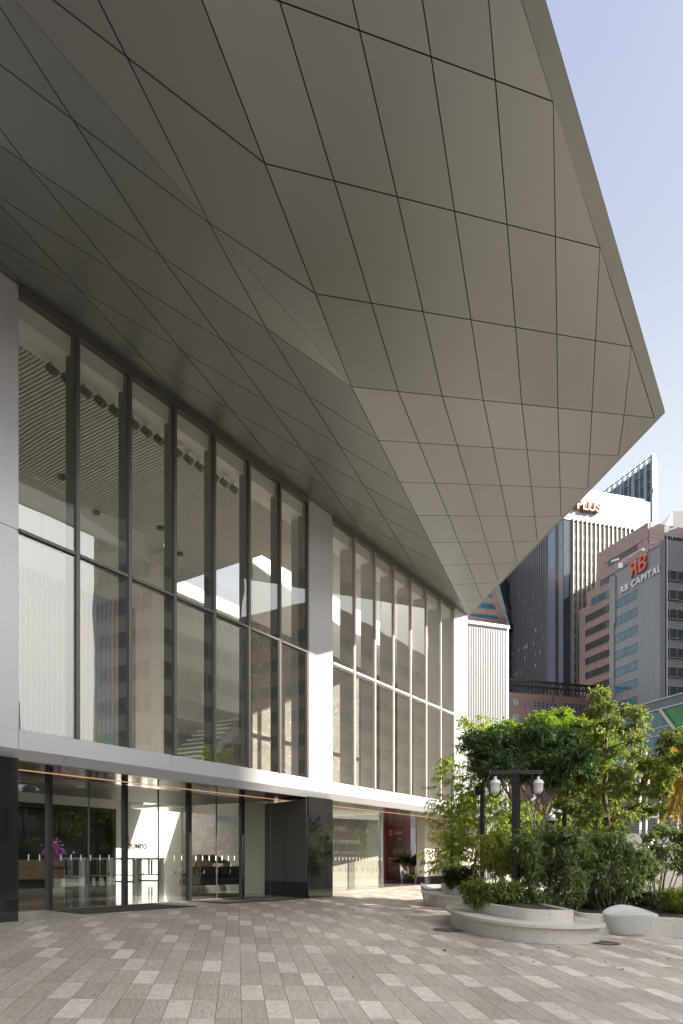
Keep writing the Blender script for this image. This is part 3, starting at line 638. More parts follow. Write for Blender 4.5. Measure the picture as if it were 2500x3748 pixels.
hexp = lambda r, zc, xc, lay: [ux*(xc + r*math.cos(R(60*i))) + Vector((0, 0, zc + r*math.sin(R(60*i)))) + nn*lay for i in range(6)]
MB().slab(hexp(0.62, 1.83, 0.97, 0.008), nn*0.004).build('hexagon_picture', pm("dark_brown_print", (0.06, 0.03, 0.018), rough=0.4, var=0.7, vs=6), red)
mm = MB(); random.seed(5)
for i in range(7):
    xc = 0.97 + (i-3)*0.15; hh = 0.25 + 0.1*random.random()
    mm.slab([ux*(xc-0.05) + Vector((0, 0, 1.4+0.02*i)) + nn*0.014, ux*(xc+0.05) + Vector((0, 0, 1.4)) + nn*0.014, ux*(xc+0.03) + Vector((0, 0, 1.4+hh)) + nn*0.014, ux*(xc-0.03) + Vector((0, 0, 1.4+hh)) + nn*0.014], nn*0.003)
mm.slab([ux*0.8 + Vector((0, 0, 2.18)) + nn*0.014, ux*1.14 + Vector((0, 0, 2.18)) + nn*0.014, ux*1.14 + Vector((0, 0, 2.3)) + nn*0.014, ux*0.8 + Vector((0, 0, 2.3)) + nn*0.014], nn*0.003)
mm.build('picture_figures', pm("warm_print", (0.55, 0.36, 0.2), rough=0.4, var=0.5, vs=9), red)

# beige end wall under the canopy
ew = thing('beige_stone_wall', 'beige stone wall with a black plinth under the white canopy', 'wall', (30.1, 2.35, 0))
B((0, 6.5, 0, 0.4, 0.36, 2.93)).build('wall', M_beige, ew); B((-0.003, 6.5, -0.004, 0.4, -0.05, 0.357)).build('plinth', M_blackmatt, ew)

# ------------------------------------------------------------------ things in and by the lobby
def mat_(name, pts, lab):
    m = MB(); m.prism(pts, lambda p: gz(p[0], min(p[1], 0))+0.004, lambda p: gz(p[0], min(p[1], 0))+0.012); tag(m.build(name, M_mat), lab, 'door mat')
mat_('door_mat', [(9.9, 0.35), (13.0, 0.1), (13.1, 1.95), (10.3, 1.98)], 'dark entrance mat before the left glass doors')
mat_('door_mat', [(14.2, 0.25), (17.1, -0.1), (17.25, 0.25), (17.2, 1.95), (14.5, 1.98)], 'dark entrance mat before the right glass doors beside the grey recess')

def turnstile(X, lab):
    t = thing('turnstile', lab, 'turnstile', (X, 17.0, 0.014), 0, 'turnstiles across the lobby')
    m = B((-0.1, 0.1, -0.9, -0.72, 0, 1.1), (-0.1, 0.1, 0.72, 0.9, 0, 1.1), (-0.12, 0.12, -0.95, 0.95, 1.1, 1.2), (-0.1, 0.1, -0.72, 0.72, 0.3, 0.36), (-0.1, 0.1, -0.72, 0.72, 0, 0.05)); m.build('frame', M_pale, t, bevel=0.01)
    B((-0.03, 0.03, -0.14, -0.06, 0.36, 1.1), (-0.03, 0.03, 0.06, 0.14, 0.36, 1.1)).build('barrier_post', M_steel, t)
    B((0.04, 0.5, -0.02, 0.0, 0.4, 1.05)).build('gate_wing', M_doorglass, t)
    return t
for i, (X, lb) in enumerate(((22.6, 'steel turnstile nearest the purple orchid'), (24.2, 'steel turnstile second from the purple orchid'), (25.8, 'steel turnstile third from the purple orchid'), (27.6, 'steel turnstile nearest the slanted wooden kiosk'))):
    turnstile(X, lb)
desk = thing('reception_desk', 'long brown wood reception desk at the left edge of the lobby', 'desk', (14.6, 13.0, 0.014))
B((0, 4.6, 0, 0.9, 0.35, 1.1)).build('counter', M_wood, desk); B((0.0, 4.2, 0.1, 0.8, 0, 0.35)).build('base', M_dark, desk)
lap = thing('monitor', 'dark desk monitor on the reception desk', 'monitor', (16.4, 13.4, 1.114))
MB().slab([(0, 0, 0.02), (0.6, 0.1, 0.02), (0.55, 0.2, 0.3), (0.05, 0.1, 0.3)], (0, 0.02, 0)).build('screen', M_dark, lap)
B((0.15, 0.45, 0.02, 0.2, 0, 0.02)).build('stand', M_dark, lap)
ped = thing('flower_pedestal', 'pale plinth carrying the purple orchid', 'pedestal', (19.0, 13.4, 0.014))
B((-0.3, 0.3, -0.3, 0.3, 0, 0.75)).build('plinth', M_plaster, ped); B((-0.45, 0.45, -0.45, 0.45, 0.75, 0.8)).build('plinth_top', M_dark, ped)

ki = thing('wooden_kiosk', 'slanted wooden kiosk with a dark sloping screen in the lobby', 'kiosk', (25.4, 12.4, 0.014), R(-20))
MB().slab([(0, 0, 0), (0.95, 0, 0), (1.5, 0, 0.95), (0.75, 0, 1.3)], (0, 0.7, 0)).build('body', M_wood, ki)
MB().slab([(0.72, -0.02, 1.33), (1.55, -0.02, 1.33), (2.45, -0.02, 0.93), (1.52, -0.02, 0.93)], (0, 0.75, 0.03)).build('sloping_screen', M_dark, ki)
MB().slab([(2.4, 0, 0.93), (2.5, 0, 0.93), (2.15, 0, 0.0), (2.07, 0, 0.0)], (0, 0.7, 0)).build('leg', M_steel, ki)

def sofa(name, lab, loc, rz, W, mt):
    t = thing(name, lab, 'sofa' if W > 1.2 else 'armchair', loc, rz)
    B((0, W, 0, 0.85, 0.16, 0.42)).build('seat', mt, t, bevel=0.04); B((0, W, 0.68, 0.9, 0.42, 0.82)).build('backrest', mt, t, bevel=0.05)
    for a in (-0.12, W): B((a, a+0.12, 0, 0.88, 0.16, 0.6)).build('armrest', mt, t, bevel=0.03)
    n = 2 if W > 1.2 else 1
    for k in range(n): B((0.06+k*W/n, W/n*(k+1)-0.06, 0.55, 0.72, 0.43, 0.85)).build('cushion', mt, t, bevel=0.06)
    for a in (0.08, W-0.08):
        for b in (0.08, 0.78): MB().tube([(a, b, 0.16), (a, b, 0)], 0.015, 6).build('leg', M_dark, t)
sofa('sofa', 'long charcoal sofa with two cushions behind the entrance glass', (20.0, 6.6, 0.014), R(-15), 2.6, M_fabric)
sofa('armchair', 'brown leather armchair with rounded back beside the charcoal sofa', (21.6, 4.7, 0.014), R(200), 0.75, M_leather)
sofa('armchair', 'charcoal armchair nearest the grey recess wall', (22.6, 6.4, 0.014), R(-40), 0.75, M_fabric)
tb = thing('side_table', 'small round dark side table between sofa and armchairs', 'table', (21.9, 5.6, 0.014))
MB().lathe([(0.25, 0.45), (0.25, 0.48)], 20).build('table_top', M_dark, tb); MB().tube([(0, 0, 0.45), (0, 0, 0.02)], 0.02, 8).build('stem', M_dark, tb); MB().lathe([(0.16, 0), (0.16, 0.02)], 16).build('base', M_dark, tb)

# ------------------------------------------------------------------ planting helpers
rng = np.random.default_rng(11)
def leaves_obj(name, pos, dirs, length, width, mat, parent, droop=0.25, lvar=0.35):
    n = len(pos); pos = np.asarray(pos, float); d = np.asarray(dirs, float)
    d = d / np.linalg.norm(d, axis=1, keepdims=True)
    up = np.tile([0, 0, 1.0], (n, 1)) + rng.normal(0, 0.35, (n, 3))
    s = np.cross(d, up); s /= np.maximum(np.linalg.norm(s, axis=1, keepdims=True), 1e-6)
    nn_ = np.cross(s, d)
    Ln = length * (1 + lvar * rng.uniform(-1, 1, (n, 1))); Wn = width * (1 + lvar * rng.uniform(-1, 1, (n, 1))) / 2
    mid = pos + d*Ln*0.45
    tip = pos + d*Ln + np.array([0, 0, -1.0]) * Ln * droop * rng.uniform(0.3, 1.3, (n, 1))
    fold = nn_ * Wn * 0.35
    V = np.empty((n, 4, 3)); V[:, 0] = pos; V[:, 1] = mid + s*Wn + fold; V[:, 2] = tip; V[:, 3] = mid - s*Wn + fold
    F = np.arange(n)[:, None]*4
    T_ = np.concatenate([F + np.array([[0, 1, 2]]), F + np.array([[0, 2, 3]])], 1).reshape(-1)
    me = bpy.data.meshes.new(name); me.vertices.add(n*4); me.vertices.foreach_set('co', V.reshape(-1))
    me.loops.add(n*6); me.loops.foreach_set('vertex_index', T_.astype(np.int32))
    me.polygons.add(n*2); me.polygons.foreach_set('loop_start', np.arange(0, n*6, 3, dtype=np.int32))
    me.update(calc_edges=True); me.materials.append(mat)
    o = bpy.data.objects.new(name, me); col.objects.link(o)
    if parent: o.parent = parent
    return o
def curve_pts(a, b, sag=0.0, n=6, jit=0.0):
    a, b = np.array(a, float), np.array(b, float); out = []
    j = rng.normal(0, jit, 3)
    for i in range(n):
        t = i/(n-1); p = a*(1-t) + b*t; p = p + j*math.sin(math.pi*t); p[2] += sag*math.sin(math.pi*t); out.append(p)
    return out
class Plant:
    def __init__(s, name, label, cat, loc, group=None):
        s.root = thing(name, label, cat, loc, 0, group); s.wood = MB(); s.pos = []; s.dir = []; s.tr = MB()
    def stem(s, path, r0, r1, seg=6, trunk=True):
        n = len(path); (s.tr if trunk else s.wood).tube(path, [r0 + (r1-r0)*i/(n-1) for i in range(n)], seg)
    def twig(s, a, b, nl, sag=0.0, spread=0.6, wood=0.006, start=0.25, downs=0.35, jit=0.03):
        p = curve_pts(a, b, sag, 5, jit)
        if wood: s.wood.tube(p, [wood*(1-0.15*i) for i in range(5)], 4, False)
        p = np.array(p); ax = p[-1]-p[0]; ax = ax/np.linalg.norm(ax)
        for k in range(nl):
            t = start + (1-start)*(k+rng.uniform(0, 1))/nl; x = t*4; i = min(int(x), 3); q = p[i]*(1-(x-i)) + p[i+1]*(x-i)
            d = ax*0.55 + rng.normal(0, spread, 3); d[2] -= downs
            s.pos.append(q); s.dir.append(d)
    def clump(s, c, r, ntw, nl, base=None, up=0.25, **kw):
        c = np.array(c, float); r = np.array(r, float)
        if base is not None:
            p = curve_pts(base, c, 0.05, 6, 0.05); s.wood.tube(p, [0.022, 0.018, 0.015, 0.012, 0.009, 0.006], 5, False)
        for k in range(ntw):
            v = rng.normal(0, 1, 3); v /= np.linalg.norm(v); rr = rng.uniform(0.55, 1.05)
            s.twig(c + v*r*0.15, c + v*r*rr + np.array([0, 0, up*r[2]*0.2]), nl, **kw)
    def done(s, leafm, barkm, L, Wd, droop=0.25):
        if s.tr.v: s.tr.build('trunk', barkm, s.root)
        if s.wood.v: s.wood.build('branches', barkm, s.root)
        leaves_obj('crown', s.pos, s.dir, L, Wd, leafm, s.root, droop)
        return s.root
def loc_(root):
    b = root
    return lambda x, y, F: np.array(at(x, y, F) - b)

ML_bam = leafmat('bamboo_leaves', [(0.14, 0.22, 0.035), (0.21, 0.28, 0.045), (0.27, 0.32, 0.06)], 0.5)
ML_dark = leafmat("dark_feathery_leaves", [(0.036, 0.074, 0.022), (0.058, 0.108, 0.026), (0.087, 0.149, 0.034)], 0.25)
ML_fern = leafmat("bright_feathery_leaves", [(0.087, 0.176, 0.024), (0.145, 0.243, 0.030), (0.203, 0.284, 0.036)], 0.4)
ML_mid = leafmat('mid_green_leaves', [(0.075, 0.13, 0.03), (0.115, 0.18, 0.035), (0.165, 0.225, 0.05), (0.19, 0.215, 0.05), (0.18, 0.145, 0.05)], 0.45, 0.3)
ML_shrub = leafmat('glossy_shrub_leaves', [(0.08, 0.13, 0.045), (0.13, 0.19, 0.06), (0.19, 0.245, 0.085)], 0.35, 0.2)
ML_yel = leafmat('yellow_green_leaves', [(0.26, 0.27, 0.05), (0.33, 0.33, 0.06), (0.20, 0.25, 0.045)], 0.45)
ML_low = leafmat("low_green_leaves", [(0.072, 0.135, 0.024), (0.131, 0.189, 0.030), (0.203, 0.230, 0.036)], 0.35)
ML_hedge = leafmat('dark_hedge_leaves', [(0.035, 0.065, 0.02), (0.055, 0.095, 0.025), (0.085, 0.125, 0.035)], 0.25)
ML_palm = leafmat("palm_leaves", [(0.145, 0.203, 0.036), (0.362, 0.216, 0.036), (0.507, 0.230, 0.036)], 0.35)

# ------------------------------------------------------------------ planters and seats
def smooth(pts, n=8):
    m = len(pts); out = []
    for i in range(m):
        p0, p1, p2, p3 = [np.array(pts[(i+k-1) % m], float) for k in range(4)]
        for j in range(n):
            t = j/n; out.append(0.5*((2*p1) + (-p0+p2)*t + (2*p0-5*p1+4*p2-p3)*t*t + (-p0+3*p1-3*p2+p3)*t**3))
    return out
def offset(poly, d):
    n = len(poly); out = []; c = sum(poly)/n
    for i in range(n):
        e = poly[(i+1) % n] - poly[i-1]; nr = np.array([e[1], -e[0]]); nr /= np.linalg.norm(nr)
        if np.dot(nr, poly[i]-c) < 0: nr = -nr
        out.append(poly[i] + nr*d)
    return out
def ring_wall(m, outer, inner, z0, z1):
    n = len(outer); a = [(p[0], p[1], z0(p)) for p in outer] + [(p[0], p[1], z1(p)) for p in outer] + [(p[0], p[1], z1(p)) for p in inner] + [(p[0], p[1], z0(p)) for p in inner]
    m.add(a, [(k*n+i, k*n+(i+1) % n, (k+1)*n+(i+1) % n, (k+1)*n+i) for k in range(3) for i in range(n)], False)
def planter(label, base, cen, seat=True, low=0.56, group=None, gf=None):
    cen = np.array(cen); t = thing('terrazzo_planter', label, 'planter', (cen[0], cen[1], gz(*cen)), 0, group)
    g0 = gz(*cen); zz = lambda h: (lambda p: gz(p[0]+cen[0], p[1]+cen[1]) - g0 + h)
    if gf: zz = lambda h: (lambda p: gf + h)
    outer = [p - cen for p in smooth(base)]
    if seat:
        m = MB(); ring_wall(m, offset(outer, -0.05), offset(outer, -0.6), zz(-0.08), zz(0.285)); m.build('base', M_terr, t)
        m = MB(); ring_wall(m, offset(outer, 0.06), offset(outer, -0.56), zz(0.287), zz(0.345)); m.build('seat', M_terr, t, bevel=0.012)
        m = MB(); a = offset(outer, -0.5); b = offset(outer, -0.62); ring_wall(m, a, b, zz(0.343), zz(low)); m.build('backrest', M_terr, t, bevel=0.01)
        b = offset(outer, -0.6)
    else:
        m = MB(); b = offset(outer, -0.15); ring_wall(m, outer, b, zz(-0.08), zz(low)); m.build('wall', M_terr, t, bevel=0.01)
    m = MB(); n = len(b); z = zz(low-0.06)
    m.add([(p[0], p[1], z(p)) for p in b] + [(0, 0, z((0, 0))+0.08)], [(i, (i+1) % n, n) for i in range(n)]); m.build('soil', M_soil, t)
    return t
main_pl = planter('large curved terrazzo planter bench in front, carrying the black lamp post', [(13.98, -5.98), (13.26, -6.75), (12.96, -7.6), (13.2, -8.3), (13.75, -8.72), (14.3, -8.8), (14.75, -8.4), (15.3, -7.9), (16.3, -7.2), (16.9, -6.2), (16.3, -5.3), (15.0, -5.4)], (14.9, -7.0))
planter('low curved terrazzo planter behind the pale pebble seat at right', [(15.35, -8.1), (15.62, -8.8), (15.78, -9.3), (15.98, -9.97), (16.0, -11), (15.9, -13), (19, -13.5), (21.5, -10), (21.5, -6.2), (19.2, -5.6), (17.6, -6.4), (16.2, -7.5)], (18.2, -9), seat=False, low=0.40)
planter('terrazzo planter bench under the bamboo beside the beige wall', [(18.2, -3.5), (18.15, -4.2), (18.5, -4.95), (19.6, -5.3), (21.0, -4.9), (21.6, -3.9), (20.8, -2.9), (19.2, -2.8)], (19.7, -4.1))
def seat_(label, loc, rz, sx, sy, h):
    t = None; m = MB(); prof = []; n = 40; rings = 10
    vs_ = []
    def rim(th): return 1.0 + 0.10*math.cos(2*th)
    for k in range(rings):
        u = k/(rings-1)
        for i in range(n):
            th = 2*math.pi*i/n; top = h*(0.86 - 0.16*math.cos(2*th+0.0)*0.6 + 0.12*math.sin(th))
            r = (0.66 + 0.34*u**0.8) * rim(th) * (1 if u < 0.93 else 0.985)
            vs_.append((sx*r*math.cos(th), sy*r*math.sin(th), top*u))
    for k, f in enumerate((0.93, 0.75, 0.45, 0.15)):
        for i in range(n):
            th = 2*math.pi*i/n; top = h*(0.86 - 0.16*math.cos(2*th)*0.6 + 0.12*math.sin(th)); mid = h*0.80
            zt = mid + (top-mid)*f**1.5 + (0.012 if k == 0 else 0)
            vs_.append((sx*rim(th)*f*math.cos(th), sy*rim(th)*f*math.sin(th), zt))
    K_ = rings+4
    m.add(vs_, [(k*n+i, k*n+(i+1) % n, (k+1)*n+(i+1) % n, (k+1)*n+i) for k in range(K_-1) for i in range(n)] + [tuple((K_-1)*n+i for i in range(n)), tuple(range(n-1, -1, -1))], True)
    o = m.build('pebble_seat', M_conc); o.location = loc; o.rotation_euler = (0, 0, rz); tag(o, label, 'seat')
p = G(2306, 15.0); seat_('pale smooth pebble seat before the low planter at right', (p.x, p.y, p.z-0.01), -math.atan2(CD, SD)+R(6), 0.53, 0.40, 0.56)
p = G(1583, 21.3); seat_('pale pebble seat half hidden by the planter near the beige wall', (p.x, p.y, p.z-0.01), R(10), 0.42, 0.38, 0.52)
def grille(x, F, lab):
    p = G(x, F); t = thing('drain_grille', lab, 'drain', (p.x, p.y, p.z+0.006))
    t.rotation_euler = (R(2.9), 0, 0)
    m = MB()
    for k in range(5): m.lathe([(0.05+0.045*k, 0), (0.05+0.045*k, 0.006), (0.075+0.045*k, 0.006), (0.075+0.045*k, 0)], 28)
    m.build('rings', M_mull, t); MB().lathe([(0.3, 0.0), (0.3, 0.002)], 28).build('cover', M_dark, t)
grille(1640, 14.6, 'round drain grille by the left end of the large planter'); grille(2208, 13.6, 'round drain grille by the right end of the large planter')

# ------------------------------------------------------------------ lamp post and cameras
def lamp_post():
    p = xy(1889, 15.7); z0 = -0.1; F = 15.7
    t = thing('lamp_post', 'tall black T-shaped post with two white hanging lanterns in the front planter', 'lamp post', (p.x, p.y, z0))
    H = zat(2832, F) - z0
    B((-0.095, 0.095, -0.06, 0.06, 0, H)).build('post', M_dark, t, bevel=0.006)
    B((0.1, 0.108, -0.03, 0.03, 0.0, H-0.2), (-0.108, -0.1, -0.03, 0.03, 0, H-0.2)).build('post_flange', M_dark, t)
    M = frame((0, 0, 0), (RT.x, RT.y))
    m = MB(M); m.box(-0.56, 0.57, -0.05, 0.05, H+0.002, H+0.07); m.build('crossarm', M_dark, t, bevel=0.006)
    for sx in (-0.44, 0.475):
        l = MB(M); l.lathe([(0.03, 0), (0.07, 0.015), (0.095, 0.07), (0.105, 0.2), (0.115, 0.205), (0.115, 0.235), (0.1, 0.24), (0.1, 0.27), (0.06, 0.29), (0.03, 0.3), (0.03, 0.36)], 24, (sx, 0, H-0.42)); lo = l.build('lantern', M_whitep, t)
        b = MB(M); b.tube([(sx-0.14, 0, H-0.02), (sx-0.15, 0, H-0.25), (sx-0.12, 0, H-0.42), (sx-0.04, 0, H-0.5), (sx+0.05, 0, H-0.48)], 0.017, 8); b.tube([(sx+0.12, 0, H-0.36), (sx+0.05, 0, H-0.48)], 0.014, 8); b.build('bracket', M_dark, t)
    for sx in (-0.3, 0.36):
        c = MB(M); c.tube([(sx-0.05, -0.05, H-0.58), (sx+0.05, -0.02, H-0.5)], 0.03, 10); c.tube([(sx+0.04, 0, H-0.5), (sx+0.02, 0, H-0.44)], 0.02, 8); c.build('bullet_camera', M_whitep, t)
lamp_post()
def black_post(x, F, ytop, lab, wd=0.09, head=True):
    p = G(x, F); t = thing('black_post', lab, 'post', (p.x, p.y, p.z))
    H = zat(ytop, F) - p.z
    B((-wd/2, wd/2, -wd/2, wd/2, 0, H)).build('post', M_dark, t, bevel=0.004)
    if head:
        M = frame((0, 0, 0), (RT.x, RT.y)); m = MB(M); m.box(-0.14, -0.02, -0.06, 0.06, H-0.3, H-0.22); m.box(-0.2, -0.08, -0.05, 0.05, H-0.32, H-0.1); m.build('floodlight', M_dark, t)
    return t, H
black_post(1766, 18.6, 2863, 'slim black post with a small floodlight left of the lamp post')
black_post(1656, 20.5, 3060, 'short thin black post among the bamboo', 0.06, False)
t, H = black_post(2066, 18.6, 2955, 'black post carrying a white dome camera on a bent arm', 0.09, False)
M = frame((0, 0, 0), (RT.x, RT.y))
m = MB(M); m.tube([(-0.05, 0, H-0.12), (-0.3, 0, H-0.06), (-0.33, 0, H-0.08), (-0.34, 0, H-0.16)], 0.035, 10); m.build('bent_arm', M_whitep, t)
m = MB(M); m.lathe([(0.13, 0), (0.125, 0.08), (0.09, 0.15), (0.04, 0.18)], 20, (-0.34, 0, H-0.34)); cmo = m.build('dome_camera', M_whitep, t)
m = MB(M); m.lathe([(0.02, -0.15), (0.07, -0.12), (0.1, -0.05), (0.1, -0.004)], 20, (-0.34, 0, H-0.34)); m.build('dome_window', M_black, cmo)
# white retaining wall with pipe railing behind the shrubs
a = xy(2060, 27); b = xy(2620, 24); ux = (b-a).normalized()
t = thing('white_garden_wall', 'sunlit white garden wall behind the shrubs with a rail on top', 'wall', (a.x, a.y, -0.5))
m = MB(frame((0, 0, 0), ux)); m.box(0, (b-a).length, 0, 0.4, 0, zat(3052, 26)+0.5); m.build('wall', M_whitewall, t)
rl = thing('pipe_railing', 'white two-rail pipe railing on the garden wall', 'railing', tuple(xy(2325, 25.4, zat(3052, 26))))
m = MB(frame((0, 0, 0), ux)); 
for z in (0.55, 0.9): m.tube([(0, 0.2, z), (1.25, 0.2, z)], 0.03, 8)
m.tube([(1.25, 0.2, 0.9), (1.32, 0.2, 0.84), (1.32, 0.2, 0.0)], 0.03, 8)
m.build('rail', M_whitep, rl)
m = MB(frame((0, 0, 0), ux))
for X in (0.1, 0.7): m.tube([(X, 0.2, 0), (X, 0.2, 1.9 if X < 0.5 else 0.9)], 0.025, 8)
m.build('railing_post', M_whitep, rl)
for x, yt, lab in ((2345, 2822, 'shorter thin white flagpole behind the right trees'), (2366, 2748, 'taller thin white flagpole behind the right trees')):
    p = xy(x, 40, -0.6); t = thing('flagpole', lab, 'flagpole', tuple(p)); H = zat(yt, 40)+0.6
    MB().tube([(0, 0, 0), (0, 0, H)], [0.05, 0.04], 8).build('pole', M_whitep, t); MB().lathe([(0.02, 0), (0.06, 0.05), (0.02, 0.1)], 10, (0, 0, H)).build('finial', M_whitep, t)

# ------------------------------------------------------------------ plants of the square
# slender bamboo-like trees at left
def bamboo(label, x0, F, ytop, spread, seed, yb=3225, n=60):
    global rng; rng = np.random.default_rng(seed)
    b = xy(x0, F, 0.25); P_ = Plant('bamboo_tree', label, 'tree', tuple(b), 'bamboo-like trees beside the white end wall'); l = loc_(b)
    top = l(x0 + 6, ytop, F)
    tr = curve_pts((0, 0, 0), top, 0, 8, 0.08); P_.stem(tr, 0.028, 0.008)
    tr2 = curve_pts((0.06, 0.05, 0), l(x0+spread*0.3, ytop+90, F), 0, 8, 0.08); P_.stem(tr2, 0.02, 0.006)
    for tr_ in (tr, tr2):
        for k in range(n):
            f = rng.uniform(0.16, 1.0); i = min(int(f*7), 6); q = tr_[i]*(1-(f*7-i)) + tr_[i+1]*(f*7-i)
            a = rng.uniform(0, 6.28); ln = spread/FPX*F*(1.15-f*0.75)*rng.uniform(0.3, 1.0)
            e = q + np.array([math.cos(a)*ln, math.sin(a)*ln, ln*rng.uniform(-0.25, 0.6)])
            P_.twig(q, e, int(8+ln*18), 0.05, 0.5, 0.005, 0.3, 0.5)
    return P_.done(ML_bam, M_barkp, 0.14, 0.028, 0.4)
bamboo('tall slender bamboo-like tree in front of the corrugated wall', 1722, 19.7, 2640, 235, 3, n=120)
bamboo('shorter bamboo-like tree leaning left before the beige wall', 1650, 20.6, 2790, 200, 4, n=80)

def feather(label, xb, F, seed, clumps, leafm, L, Wd, ntw, nl, base_y=3120):
    global rng; rng = np.random.default_rng(seed)
    b = xy(xb, F, -0.05); P_ = Plant('feathery_tree', label, 'tree', tuple(b)); l = loc_(b)
    fork = l(xb+8, 3085, F)
    P_.stem(curve_pts((0, 0, 0), fork, 0, 5, 0.03), 0.055, 0.04)
    forks = [l(xb+dx, y, F) for dx, y in ((-70, 2930), (-25, 2900), (30, 2890), (80, 2910), (140, 2935))]
    for f in forks: P_.stem(curve_pts(fork, f, 0, 5, 0.05), 0.028, 0.012)
    for (x, y, dF, rx, rz) in clumps:
        c = l(x, y, F+dF); q = min(forks, key=lambda f: np.linalg.norm(f-c)); rr = rx/FPX*F
        P_.clump(c, (rr, rr, rz/FPX*F), ntw, nl, q, spread=0.45, wood=0.004, start=0.1, downs=0.25)
    return P_.done(leafm, M_barkp, L, Wd, 0.2)
rng = np.random.default_rng(1)
cl = [(x, y, rng.uniform(-1.1, 1.1), 95, 55) for x, y in ((1790, 2775), (1850, 2705), (1850, 2800), (1900, 2745), (1950, 2690), (1960, 2790), (2000, 2740), (2050, 2800), (2060, 2710), (2110, 2760), (1800, 2830), (2130, 2820), (1760, 2720), (1920, 2830), (2020, 2845))]
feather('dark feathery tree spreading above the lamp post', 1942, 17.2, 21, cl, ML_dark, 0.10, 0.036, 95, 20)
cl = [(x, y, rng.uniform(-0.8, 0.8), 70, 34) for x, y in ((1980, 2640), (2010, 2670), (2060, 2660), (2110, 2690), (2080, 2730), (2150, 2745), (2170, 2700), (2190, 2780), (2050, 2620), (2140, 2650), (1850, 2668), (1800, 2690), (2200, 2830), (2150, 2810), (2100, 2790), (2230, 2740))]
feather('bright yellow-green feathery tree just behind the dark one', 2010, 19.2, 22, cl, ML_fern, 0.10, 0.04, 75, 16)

def broad(name, label, xb, F, seed, fork_y, clumps, leafm, L, Wd, ntw, nl, r0=0.07, group=None, barkm=None):
    global rng; rng = np.random.default_rng(seed)
    b = xy(xb, F, -0.1); P_ = Plant(name, label, 'tree', tuple(b), group); l = loc_(b)
    ys = sorted(fork_y, reverse=True); nodes = [np.zeros(3)]
    for i, y in enumerate(ys): nodes.append(l(xb + rng.uniform(-10, 10), y, F))
    P_.stem(nodes, r0, r0*0.3)
    for (x, y, dF, rx, rz) in clumps:
        c = l(x, y, F+dF); lows = [q for q in nodes[1:] if q[2] < c[2]+0.1] or [nodes[1]]
        q = max(lows, key=lambda f: f[2]-0.3*np.linalg.norm(f[:2]-c[:2])); rr = rx/FPX*F
        P_.clump(c, (rr, rr, rz/FPX*F), ntw, nl, q, spread=0.55, wood=0.005, start=0.25, downs=0.3)
    return P_.done(leafm, barkm or M_bark, L, Wd, 0.25)
rng = np.random.default_rng(2)
J = lambda pts, s, rx, rz: [(x, y, rng.uniform(-s, s), rx*rng.uniform(0.75, 1.25), rz*rng.uniform(0.75, 1.25)) for x, y in pts]
tall = J([(2195, 2545), (2215, 2590), (2180, 2610), (2290, 2600), (2330, 2610), (2350, 2650), (2240, 2640), (2170, 2665), (2215, 2690), (2280, 2680), (2320, 2700), (2200, 2740), (2260, 2750), (2150, 2730), (2330, 2760), (2190, 2800), (2250, 2830), (2310, 2820)], 0.7, 48, 34)
broad('tall_tree', 'tallest tree with airy crown rising right of the lamp post', 2218, 17.6, 31, [2990, 2900, 2820, 2740, 2660, 2590], tall + J([(2150, 2880), (2200, 2900), (2260, 2890), (2290, 2860), (2180, 2960), (2240, 2970), (2150, 3000), (2280, 2990), (2215, 3040), (2180, 3050), (2250, 3045)], 0.7, 60, 44), ML_mid, 0.10, 0.036, 27, 12)
low2 = J([(2120, 2880), (2180, 2880), (2240, 2900), (2300, 2890), (2360, 2880), (2410, 2900), (2100, 2950), (2160, 2960), (2220, 2980), (2290, 2960), (2350, 2960), (2420, 2960), (2130, 3010), (2260, 3030), (2190, 3040), (2380, 2830), (2440, 2840), (2060, 2900), (2050, 2960)], 0.9, 60, 45)
broad('bushy_tree', 'bushy tree below the tall one with red-brown stem', 2232, 18.8, 32, [3060, 2980, 2900, 2840], low2, ML_mid, 0.105, 0.038, 42, 13)
rt = J([(2440, 2700), (2480, 2720), (2500, 2690), (2430, 2760), (2470, 2780), (2520, 2760), (2390, 2790), (2440, 2830), (2540, 2720), (2360, 2800)], 0.6, 40, 30)
broad('edge_tree', 'sparse tree entering at the right edge above the palm', 2510, 16.4, 33, [2980, 2880, 2790, 2720], rt, ML_mid, 0.105, 0.038, 34, 11)

def shrub(name, label, xb, F, yb, seed, clumps, leafm, L, Wd, ntw, nl, nst=6, barkm=None, group=None, r=0.014):
    global rng; rng = np.random.default_rng(seed)
    z = zat(yb, F); b = xy(xb, F, z); P_ = Plant(name, label, 'shrub', tuple(b), group); l = loc_(b)
    for (x, y, dF, rx, rz) in clumps:
        c = l(x, y, F+dF); base = np.array([c[0]*0.25 + rng.uniform(-0.1, 0.1), c[1]*0.25 + rng.uniform(-0.1, 0.1), 0]); rr = rx/FPX*F
        P_.stem(curve_pts(base, c, 0, 6, 0.06), r, r*0.4, 5)
        P_.clump(c, (rr, rr, rz/FPX*F), ntw, nl, None, spread=0.6, wood=0.004, start=0.2, downs=0.25)
    return P_.done(leafm, barkm or M_bark, L, Wd, 0.25)
rng = np.random.default_rng(3)
shrub('glossy_shrub', 'big glossy-leaved shrub right behind the lamp post', 2000, 15.4, 3325, 41, J([(1930, 3110), (1990, 3090), (2050, 3080), (2100, 3110), (1960, 3150), (2020, 3150), (2080, 3160), (1910, 3180), (1990, 3200), (2060, 3210), (1940, 3230), (2020, 3250), (2100, 3220), (1960, 3280), (2040, 3285), (1910, 3280), (2100, 3280), (1930, 3070), (2000, 3055), (2060, 3050), (2110, 3070), (1895, 3120), (2130, 3130)], 0.5, 64, 46), ML_shrub, 0.095, 0.04, 40, 11)
